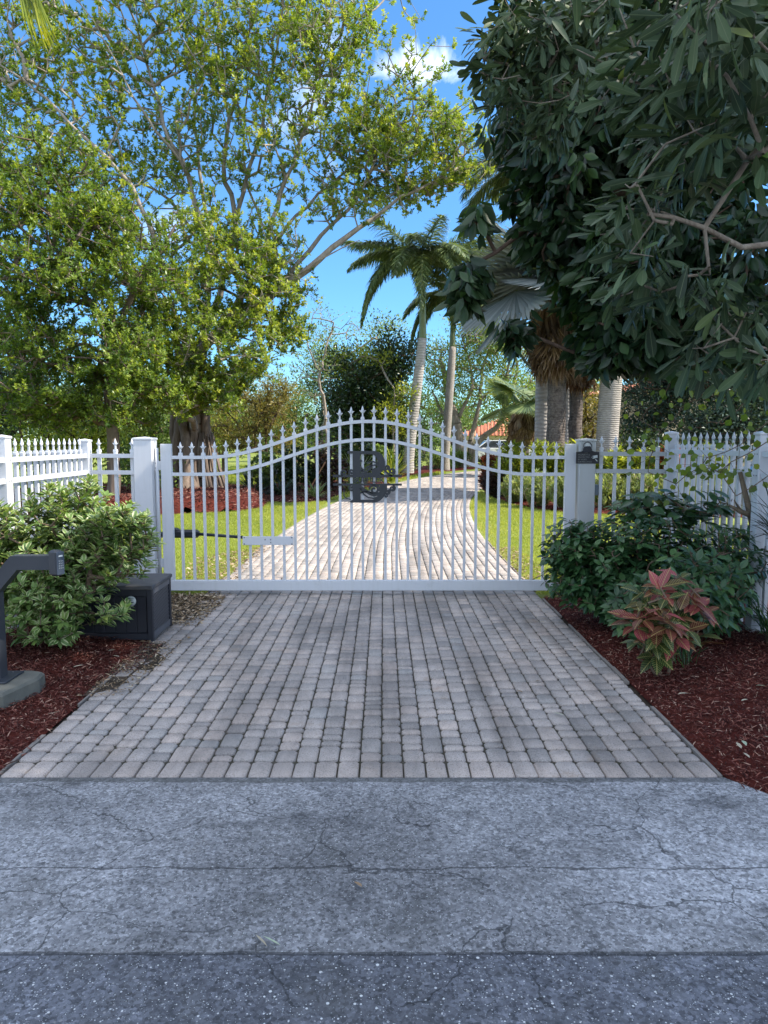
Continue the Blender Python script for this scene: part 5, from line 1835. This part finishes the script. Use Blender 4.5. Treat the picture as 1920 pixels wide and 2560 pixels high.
def fan_palm(label, base, h, r, fans, dead, rad=1.25, bark=B_FIBRE, mat=L_BISM):
    o = thing('fan_palm', label, 'palm', base, 0, 'fibrous fan palms behind the gate')
    q = smooth_path([(0, 0, -.1), (0, 0, h * .5), (0, 0, h)], .2, .012)
    MB().tube(q, [r * (1.05 - .1 * i / len(q)) + random.uniform(-.008, .008) for i in range(len(q))], 16).build('trunk', bark, o)
    me = [fan_leaf(rad, mat=mat) for _ in range(3)]
    md = [fan_leaf(rad * .8, 34, .55, L_DEAD, .03, .6) for _ in range(3)]
    for i in range(fans):
        a = i * 2.4 + .5
        el = random.uniform(-.1, 1.1)
        Lp = random.uniform(.8, 1.3)
        tip = Vector((math.cos(a) * math.cos(el), math.sin(a) * math.cos(el), math.sin(el))) * Lp + Vector((0, 0, h + .15))
        f = link('fan', me[i % 3], o, tip)
        f.rotation_euler = (random.uniform(-.5, .5), -el + random.uniform(.2, .9), a)
        MB().tube([(-Lp * .95, 0, 0), (-Lp * .5, 0, .03), (0, 0, 0)], [.022, .018, .014], 6).build('stalk', M_RACH, f)
    for i in range(dead):
        a = i * 2.4
        el = random.uniform(-.2, .25)
        p = Vector((math.cos(a) * (r + .1), math.sin(a) * (r + .1), h - random.uniform(-.2, .75)))
        f = link('dead_fan', md[i % 3], o, p)
        f.rotation_euler = (random.uniform(-.2, .2), R(90) - random.uniform(.05, .4), a)
    return o


b = P(1386, 1250, 21.2)
fan_palm('fibrous fan palm with silver fans and a brown skirt left of the slim pale trunk', (b[0], b[1], 0), 5.4, .26, 26, 40, 2.1)
b = P(1434, 1250, 22.4)
fan_palm('right fibrous fan palm with a shorter brown skirt, next to the right gate post', (b[0], b[1], 0), 4.6, .2, 11, 30, 1.3)
b = P(1305, 1170, 33)
dp = fan_palm('squat dark palm with hanging fronds in front of the red tiled roof', (b[0], b[1], 0), 2.8, .3, 12, 40, 1.2, mat=L_ROYAL)
b = P(1470, 1170, 24)
palm('tall palm whose fronds poke out left of the dark overhanging tree', (b[0] - 1.5, b[1], 0), 8.6, 1.5, .24, .2, B_ROYAL, 3.4, 14, [.45, .8, 1.2], az0=.2, leaflet=.75)


# ------------------------------------------------------------------ middle distance trees
def simple_tree(name, label, u, vb, Y, h, lobes, bark, leaf, per, spread, L, r=.12, group=None, limbs=None, seg=.5, rt=.01, Wr=.5, tv=.4, k=5):
    base = P(u, vb, Y); base[2] = 0
    mz = max(l[0][2] for l in lobes)
    top = np.array([base[0], base[1], mz * .75])
    lm = limbs or [([base - (0, 0, .05), (base + top) / 2 + RNG.normal(size=3) * .08, top], r, r * .35)]
    return tree(name, label, 'tree', base, lm, lobes, bark, leaf, per=per, spread=spread, L=L, Wr=Wr, seg=seg, rt=rt, group=group, tv=tv, k=k)


def PL(u, v, Y, ru, rv, ry, n): return px_lobe(u, v, Y, ru, rv, ry, n)


simple_tree('dark_tree', 'round dark green tree with yellow green outer sprays left of the royal palms', 900, 1175, 37, 7,
            [PL(900, 960, 37, 110, 110, 2.4, 220), PL(960, 930, 36.5, 70, 90, 1.8, 110), PL(850, 1050, 37, 80, 80, 2, 120), PL(970, 1060, 36.5, 70, 90, 2, 120), PL(1000, 900, 36.5, 45, 60, 1.2, 60), PL(910, 1110, 36.5, 100, 50, 1.6, 110)],
            B_DARK, L_DARK, 42, .34, .17, r=.25)
simple_tree('sprayed_shrub', 'yellow green leafy sprays climbing on the sunny face of the round dark tree', 985, 1178, 34.6, 6,
            [PL(975, 1000, 34.8, 40, 70, .5, 36), PL(1005, 960, 34.8, 25, 50, .4, 18), PL(930, 900, 35, 40, 45, .5, 22), PL(870, 900, 35.2, 40, 30, .4, 16), PL(1000, 1080, 34.8, 30, 50, .4, 18)],
            B_PALE, L_YELLOW, 26, .24, .14, r=.06)
simple_tree('olive_tree', 'pale airy tree crown left of the round dark tree', 800, 1175, 42, 6,
            [PL(800, 920, 42, 55, 45, 1.4, 50), PL(850, 880, 42, 50, 40, 1.2, 40), PL(760, 960, 42, 50, 40, 1.2, 40), PL(960, 830, 43, 40, 40, 1.2, 40)],
            B_PALE, L_PALEGREEN, 26, .4, .15, r=.12)
simple_tree('bronze_tree', 'small bronze yellow tree on the lawn right of the banyan trunk', 662, 1205, 28, 5,
            [PL(665, 1050, 28, 80, 60, 1.2, 130), PL(620, 1000, 28, 55, 45, 1, 60), PL(700, 990, 28, 50, 40, 1, 55), PL(640, 1110, 28, 70, 30, 1, 50), PL(560, 1060, 28.5, 60, 50, 1, 50), PL(725, 1080, 28, 30, 50, .8, 30)],
            B_DARK, L_OLIVE, 30, .22, .12, r=.07, Wr=.32)
base = P(820, 1180, 30); base[2] = 0
tree('thin_tree', 'almost bare thin tree with wiry pale twigs against the sky gap', 'tree', base,
     [([base, P(815, 1050, 30), P(800, 930, 30)], .09, .05), ([P(800, 930, 30), P(820, 850, 30), P(835, 810, 30), P(780, 795, 30)], .05, .02), ([P(800, 930, 30), P(770, 850, 30), P(800, 760, 30)], .04, .01)],
     [PL(830, 810, 30, 80, 60, .8, 70), PL(790, 900, 30, 90, 60, .8, 70), PL(760, 980, 30, 70, 50, .8, 45), PL(880, 860, 30, 50, 50, .6, 25)], B_PALE, L_PALEGREEN, per=6, spread=.16, L=.09, seg=.25, rt=.005, wig=.12)
base = P(1160, 1168, 43); base[2] = 0
tree('spreading_tree', 'spreading tree with crooked pale grey limbs right of the royal palms', 'tree', base,
     [([base, P(1150, 1110, 43), P(1140, 1060, 43), P(1120, 980, 43), P(1100, 900, 43)], .4, .12),
      ([base + (.6, 0, 0), P(1190, 1110, 43), P(1240, 1070, 43), P(1270, 1010, 43), P(1290, 950, 43), P(1285, 880, 43)], .22, .06),
      ([base + (.3, 0, 0), P(1180, 1080, 43), P(1200, 1000, 43), P(1205, 930, 43), P(1230, 860, 43)], .2, .05),
      ([P(1200, 1000, 43), P(1240, 960, 43), P(1300, 900, 43)], .1, .04),
      ([P(1150, 1110, 43), P(1110, 1040, 43.5), P(1080, 980, 43.5)], .16, .05), ([P(1140, 1060, 43), P(1180, 960, 42.5), P(1160, 860, 42.5)], .12, .04)],
     [PL(1180, 860, 43, 110, 60, 3, 130), PL(1100, 920, 43, 60, 60, 2.4, 70), PL(1260, 880, 43, 80, 70, 2.6, 110), PL(1200, 960, 43, 110, 50, 2, 80), PL(1300, 980, 42, 70, 60, 2, 90), PL(1180, 800, 43, 60, 40, 2, 40), PL(1320, 1050, 42, 60, 40, 2, 60), PL(1120, 1040, 44, 60, 50, 1.5, 35)],
     B_PALE, L_PALEGREEN, per=30, spread=.42, L=.17, seg=.5, rt=.016, k=6, wig=.1)

# shrubs and thicket on the left beyond the fence
far = [  # u, v_base, Y, lobes spec (u, v, ru, rv, n), leaf, label
    (60, 1200, 24, [(60, 1020, 150, 100, 240), (0, 900, 120, 120, 150)], L_DARK, 'darkest dense tree at the far left behind the picket fence'),
    (170, 1200, 21.5, [(180, 1100, 90, 70, 130), (120, 1150, 80, 40, 60)], L_YELLOW, 'yellow green bush glowing behind the left picket fence corner'),
    (225, 1210, 27, [(240, 1010, 90, 80, 120), (200, 1080, 90, 60, 90)], L_THICK, 'brownish thicket tree between the left dark tree and the slim trunk'),
    (370, 1220, 25, [(370, 1060, 80, 80, 120), (340, 1150, 70, 50, 80), (400, 1120, 50, 60, 50)], L_MID, 'mid green bush behind the left gate post'),
    (330, 1215, 19.5, [(345, 1170, 55, 50, 60)], L_MID, 'low bright bush showing between the left fence pickets and the gate post'),
    (560, 1180, 33, [(560, 1060, 45, 45, 60), (520, 1110, 40, 40, 50)], L_YELLOW, 'yellow green bush far back right beside the banyan trunk'),
    (480, 1180, 48, [(450, 1060, 120, 60, 110), (540, 1100, 80, 40, 60)], L_MID, 'distant green tree behind the banyan trunk'),
    (740, 1160, 55, [(740, 1020, 70, 60, 110), (790, 1060, 60, 50, 80), (700, 1080, 60, 40, 60)], L_MID, 'distant mid green tree between the bronze tree and the round dark tree'),
    (650, 1150, 68, [(640, 1060, 90, 40, 90), (560, 1080, 90, 30, 70)], L_PALEGREEN, 'farthest pale green tree beyond the open lawn on the left'),
    (1060, 1160, 58, [(1060, 1010, 60, 80, 100), (1030, 1090, 50, 50, 60)], L_MID, 'distant green tree seen between the two royal palm trunks'),
    (1380, 1170, 46, [(1370, 1000, 90, 70, 130), (1330, 1080, 80, 50, 80), (1450, 1040, 80, 80, 110)], L_MID, 'distant green tree behind the fan palm trunks'),
    (1480, 1180, 28, [(1465, 1010, 40, 70, 60), (1470, 1090, 40, 40, 40)], L_OLIVE, 'ochre leaved small tree between the fan palms and the thick pale palm'),
    (1640, 1180, 26, [(1640, 1000, 90, 90, 260), (1700, 930, 90, 80, 220), (1600, 1100, 60, 50, 110)], L_FINE, 'blue green feathery tree in the shade behind the right fence'),
    (1830, 1180, 24, [(1830, 960, 110, 110, 300), (1780, 1070, 110, 60, 220), (1920, 1050, 80, 100, 200)], L_FINE, 'dark feathery tree at the far right behind the vine'),
    (1580, 1190, 23, [(1590, 1120, 60, 35, 60), (1640, 1150, 70, 40, 70)], L_DARK, 'dark low bush below the beige house behind the right fence'),
    (2000, 1180, 31, [(1900, 800, 140, 160, 220), (2000, 1000, 120, 120, 150)], L_DARK, 'tall dark tree rising beyond the far right fence'),
    (1700, 1180, 38, [(1720, 880, 120, 120, 130), (1650, 1040, 90, 70, 80)], L_MID, 'green tree in sunlight seen through gaps above the right fence'),
    (-60, 1200, 32, [(40, 880, 160, 160, 160), (160, 980, 120, 100, 90)], L_THICK, 'large rear tree filling the left edge above the fence'),
    (1180, 1150, 75, [(1180, 1060, 120, 50, 90)], L_MID, 'farthest tree low behind the pale limbed tree'),
]
for u, vb, Y, lbs, lf2, lab in far:
    sc_ = Y / 25
    simple_tree('bush' if 'bush' in lab else 'garden_tree', lab, u, vb, Y, 4, [PL(a, b_, Y, c_, d_, max(.8, c_ * Y / F * .8), n_) for a, b_, c_, d_, n_ in lbs], B_DARK, lf2, 26, .2 + .11 * sc_, .07 + .05 * sc_, r=.06 + .04 * sc_, rt=.006 * sc_ + .003, seg=.4 * max(.7, sc_))

# tree belt closing the view along the horizon
xs_belt = np.linspace(-62, 62, 22)
for i, x in enumerate(xs_belt):
    y = 92 + 8 * math.sin(i * 1.9)
    h = 5.5 + 2.2 * math.sin(i * 2.7) + (2 if abs(x) > 20 else 0)
    base = np.array((x, y, 0))
    tree('belt_tree', 'one tree of the green belt closing the view beyond the lawn', 'tree', base, [([base, base + (0, 0, h * .5)], .2, .1)],
         [((x, y, h * .55), (4.2, 3, h * .48), 130), ((x + 1.5, y - 1, h * .2), (4, 2, h * .22), 60)], B_DARK, (L_MID, L_THICK, L_DARK)[i % 3], per=22, spread=.6, L=.42, seg=1.2, rt=.03, group='trees of the far belt')


# ------------------------------------------------------------------ beds beyond the gate
def bush(name, label, cx, cy, rx, ry, h, n, leaf, per, L, Wr, shape='q', ang=.9, group=None, twig=None, axup=.8, back=.1, part='foliage'):
    base = np.array((cx, cy, .0))
    tips = lobes_to_tips([((cx, cy, h * .5), (rx, ry, h * .52), n)])
    tips = tips[tips[:, 2] > .08]
    limbs = [([base + (dx, dy, -.03), base + (dx * 2, dy * 2, h * .4)], .014, .008) for dx, dy in ((.05, 0), (-.1, .05), (.1, -.08), (-.2, -.05), (.25, .1))]
    P0, P1, R0, R1, d = skeleton(limbs, tips, seg=.25, rt=.004)
    o = thing(name, label, 'shrub', base, 0, group)
    link('stems', edge_mesh('stems', P0 - base, P1 - base, R0, R1, twig or B_TWIG, 4), o)
    ax = nrm(nrm(tips - base) + np.array([0, 0, axup]) + rand_dir(len(tips)) * .4)
    link(part, whorl_leaves(tips - base, ax, per, L, Wr, ang, leaf, part, shape, .01, 0, back=back, tv=.5), o)
    return o


L_GREYSHRUB = leaf_mat('grey_green_shrub_leaf', [(0, (.12, .16, .06)), (.6, (.24, .3, .12)), (1, (.42, .45, .24))], .4)
low = [(3.4, 18.9, .45, .8, 'low grey green shrub at the driveway bend end of the right bed'), (3.72, 17.6, .45, .85, 'second low grey green shrub from the driveway bend in the right bed'),
       (4.25, 16.95, .5, .88, 'low grey green shrub just left of the right gate frame post'), (5.05, 16.75, .5, .9, 'low grey green shrub right behind the right gate post'),
       (5.85, 16.6, .5, .92, 'low grey green shrub behind the short right fence return'), (6.65, 16.5, .55, .9, 'low grey green shrub showing left of the right corner fence post'),
       (7.6, 16.6, .7, .9, 'low grey green shrub behind the far pickets on the right')]
for cx, cy, rx, h, lab in low:
    bush('low_shrub', lab, cx, cy, rx, .5, h, 210, L_GREYSHRUB, 15, .13, .22, ang=.65, back=.16, twig=B_TAN, group='grey green shrubs along the right bed')
tall = [(3.55, 20.6, .5, 1.5, L_YELLOW, 'tall yellow green shrub nearest the driveway bend'), (4.2, 19.5, .55, 1.65, L_YELLOW, 'tall yellow green shrub left of the right gate frame post'),
        (4.95, 18.9, .55, 1.6, L_YELLOW, 'yellow green shrub directly behind the right gate post'), (5.75, 18.5, .5, 1.45, L_YELLOW, 'yellow green shrub behind the short right fence return'),
        (6.45, 18.3, .45, 1.3, L_YELLOW, 'lower yellow shrub just left of the red croton'), (7.0, 18.2, .5, 1.5, L_RED, 'red and orange croton behind the right corner fence post'),
        (8.0, 18.4, .7, 1.5, L_YELLOW, 'yellow green shrub beyond the red croton on the right'), (3.35, 22.6, .5, 1.25, L_RED, 'brownish red croton at the left end of the right bed'),
        (3.15, 20.9, .3, .8, L_MAROON, 'small dull maroon shrub at the left end of the right bed')]
for cx, cy, rx, h, lf2, lab in tall:
    bush('tall_shrub', lab, cx, cy, rx, .5, h, 170, lf2, 12, .24, .22, ang=.85, back=.2, shape='b', group='bright shrubs of the right bed')
bush('understory_bush', 'dark bush close behind the side run of the right fence', 4.9, 8.1, .6, .5, 1.25, 150, L_DARK, 12, .12, .45)
bush('understory_bush', 'dark bush between the right fence and the pale grey car', 6.3, 9.6, .9, .7, 1.25, 220, L_DARK, 12, .12, .45)
bush('dark_shrub', 'very dark green shrub left of the leaning stake', -2.7, 22.3, .75, .7, 1.45, 220, L_DARK, 12, .14, .45, group='dark shrubs of the left bed')
bush('dark_shrub', 'brownish maroon shrub right of the leaning stake', -1.75, 22.8, .7, .6, 1.35, 220, L_MAROON, 12, .13, .45, group='dark shrubs of the left bed')
bush('dark_shrub', 'dark shrub behind the monogram near the driveway edge', -.95, 26.5, .9, .7, 1.6, 220, L_DARK, 12, .16, .45, group='dark shrubs of the left bed')
bush('dark_shrub', 'mid green shrub far behind the monogram', -.3, 30, .8, .8, 1.4, 180, L_MID, 12, .18, .45, group='dark shrubs of the left bed')
bush('dark_shrub', 'small crimson topped shrub behind the dark ones left of the monogram', -2.1, 24.5, .35, .3, 1.9, 50, L_RED, 9, .12, .4, group='dark shrubs of the left bed')
bush('dark_shrub', 'glossy green shrub behind the left spiky plants', -3.6, 23.6, .8, .7, 1.25, 180, L_MID, 12, .15, .45, group='dark shrubs of the left bed')
strap_plant('agave', 'dark spiky plant fanning out at the left end of the bed behind the gate', 'plant', (-3.7, 20.9, 0), 120, .95, .06, L_SPIKE, 1.1, .5)
strap_plant('agave', 'dark spiky plant right of the first one in the left bed', 'plant', (-2.9, 20.6, 0), 90, .8, .06, L_SPIKE, 1.1, .6)
strap_plant('agave', 'pale striped strap leaved plant low at the front of the left bed', 'plant', (-1.85, 20.1, 0), 60, .75, .045, L_STRAP, 1.1, .6)
strap_plant('agave', 'tall striped strap leaved plant seen through the top of the monogram', 'plant', (-.95, 24.6, 0), 55, 1.3, .08, L_STRAP, .7, 1.4)
strap_plant('agave', 'small striped strap leaved plant behind the left monogram scroll', 'plant', (-1.1, 23.2, 0), 40, .6, .045, L_STRAP, 1.1, .7)
strap_plant('agave', 'green arching palm seedling right of the monogram', 'plant', (.3, 28.5, 0), 50, 1.5, .07, L_YELLOW, .8, 1.0)
st = thing('stake', 'orange brown wooden stake leaning in the left bed', 'stake', (-2.05, 22.0, 0))
MB().bar((-.25, 0, .0), (.3, .1, .95), .05, .03).build('pole', plain('stake_wood', (.3, .15, .08), .8), st)
for i, (a0, a1, lab) in enumerate((((2.6, 39.5), (5.2, 44.3), 'clipped green hedge along the far bend of the driveway'), ((-.6, 33), (1.6, 38), 'darker clipped hedge at the foot of the royal palms'))):
    a0, a1 = np.array(a0), np.array(a1)
    tips = np.array([np.append(a0 + (a1 - a0) * RNG.random() + RNG.uniform(-.5, .5, 2), .05 + .8 * RNG.random() ** .6) for _ in range(420)])
    base = np.append((a0 + a1) / 2, 0)
    o = thing('hedge', lab, 'hedge', base)
    link('foliage', cluster_leaves(tips - base, 16, .12, .12, .5, .4, 'q', (L_MID, L_DARK)[i], 'foliage'), o)
    link('stems', edge_mesh('stems', np.column_stack([tips[:90, :2], np.full(90, -.05)]) - base, tips[:90] - base, np.full(90, .012), np.full(90, .005), B_TWIG, 4), o)


# ------------------------------------------------------------------ houses and cars
def house(label, loc_, W, D, H, rise, over=.5, rz=0, wing=None):
    o = thing('house', label, 'house', loc_, rz)
    wl = MB().box((0, 0, H / 2), (W, D, H)).build('wall', M_STUCCO, o)
    MB().box((0, 0, H - .12), (W + .06, D + .06, .2)).build('cornice', M_TRIM, wl)
    hw, hd = W / 2 + over, D / 2 + over
    rdg = max(0, hw - hd)
    m = MB()
    m.add([(-hw, -hd, H), (hw, -hd, H), (hw, hd, H), (-hw, hd, H), (-rdg, 0, H + rise), (rdg, 0, H + rise)], [(0, 1, 5, 4), (1, 2, 5), (2, 3, 4, 5), (3, 0, 4), (3, 2, 1, 0)])
    # barrel tile rows standing proud of the slope that faces the drive
    n = int(2 * hw / .28)
    for i in range(n):
        x = -hw + (i + .5) * 2 * hw / n
        t = min(1, max(0, (hw - abs(x)) / max(.01, hw - rdg)))
        m.tube([(x, -hd, H + .02), (x, -hd + hd * t, H + rise * t + .02)], .07, 6)
    m.build('roof', M_TILE, o)
    for x in np.arange(-W / 2 + 1.5, W / 2 - 1, 2.6):
        w = MB()
        for a, b2, c2, d2 in ((-.55, 0, .08, 1.3), (.55, 0, .08, 1.3), (0, .65, 1.18, .08), (0, -.65, 1.18, .08), (0, 0, .05, 1.2)):
            w.box((x + a, -D / 2 - .03, H * .55 + b2), (c2, .08, d2))
        wo = w.build('window', M_TRIM, o)
        MB().box((x, -D / 2 - .01, H * .55), (1.05, .03, 1.25)).build('pane', M_GLASS, wo)
    return o


house('low beige house with a red tiled roof seen far off right of the royal palms', (11.3, 62, 0), 9, 7, 1.95, 1.7, rz=R(-8))
b = P(1640, 1100, 34)
house('two storey beige house with a red tiled roof behind the thick pale palm', (b[0] + 2.6, 36, 0), 9, 8, 3.75, 1.1, rz=R(14))


def car(label, loc_, rz, paint):
    o = thing('parked_car', label, 'car', loc_, rz)
    def loft(prof, w0, w1, zt):
        m = MB()
        return m
    prof = [(-2.2, .35), (-2.25, .6), (-2.15, .9), (-1.3, 1.02), (-.95, 1.05), (1.6, 1.08), (2.15, 1.0), (2.25, .7), (2.2, .35), (1.85, .3), (-1.85, .3)]
    m = MB()
    n = len(prof)
    ys = [(-.9, .97), (-.86, 1.0), (.86, 1.0), (.9, .97)]
    ys = [(-.9, .94), (-.8, 1.0), (.8, 1.0), (.9, .94)]
    vs = [(x * k, y, .65 + (z - .65) * k) for y, k in ys for x, z in prof]
    fs = [tuple(range(n)), tuple(reversed(range(3 * n, 4 * n)))]
    for r in range(3):
        for i in range(n): fs.append((r * n + i, (r + 1) * n + i, (r + 1) * n + (i + 1) % n, r * n + (i + 1) % n))
    m.add(vs, fs)
    bd = m.build('body', paint, o)
    cab = [(-1.1, 1.03), (-.45, 1.52), (1.3, 1.55), (1.95, 1.06)]
    def cabm(s, zofs, grow):
        vs = []
        for y, t in ((-.82, 0), (.82, 0)):
            for x, z in cab:
                f = .84 if z > 1.2 else 1
                vs.append((x * (1 if z > 1.2 else 1), (y * f) * grow, z + zofs))
        return vs
    mm = MB().add(cabm(1, 0, 1), [(0, 1, 2, 3), (7, 6, 5, 4), (0, 4, 5, 1), (1, 5, 6, 2), (2, 6, 7, 3)])
    mm.build('windows', M_GLASS, o)
    r = MB().box((.43, 0, 1.55), (1.85, 1.38, .05), bev=.02)
    for sy in (-1, 1):
        r.bar((-1.12, sy * .8, 1.03), (-.45, sy * .69, 1.53), .06, .05)
        r.bar((1.3, sy * .69, 1.54), (1.97, sy * .8, 1.06), .06, .05)
        r.bar((.4, sy * .83, 1.04), (.4, sy * .71, 1.54), .06, .04)
    r.build('roof', paint, o)
    for sx in (-1.4, 1.35):
        for sy in (-1, 1):
            w = MB().lathe([(.2, 0), (.31, .01), (.33, .05), (.33, .17), (.31, .21), (.2, .22)], (sx, sy * .92 + (.0 if sy > 0 else 0), .33), 20, Matrix.Rotation(R(90) * (1 if sy > 0 else -1), 3, 'X')).build('wheel', M_RUB, o)
            MB().lathe([(.19, .0), (.19, .015), (.05, .03)], (sx, sy * .935, .33), 14, Matrix.Rotation(R(90) * (-1 if sy > 0 else 1), 3, 'X')).build('rim', M_CHROME, w)
    for sy in (-1, 1):
        MB().box((-2.18, sy * .62, .74), (.1, .36, .14), bev=.02).build('headlight', M_LAMP, o)
        MB().box((2.17, sy * .66, .82), (.08, .28, .16), bev=.02).build('tail_light', plain('red_lens', (.3, .01, .01), .2), o)
    MB().box((-2.22, 0, .55), (.06, .9, .16)).build('grille', M_RUB, o)
    return o


car('white car parked in front of the red roofed house far behind the gate', (8.2, 51, 0), R(185), M_CARW)
car('pale grey car parked behind the far pickets on the right', (8.6, 12.9, 0), R(172), M_CARG)
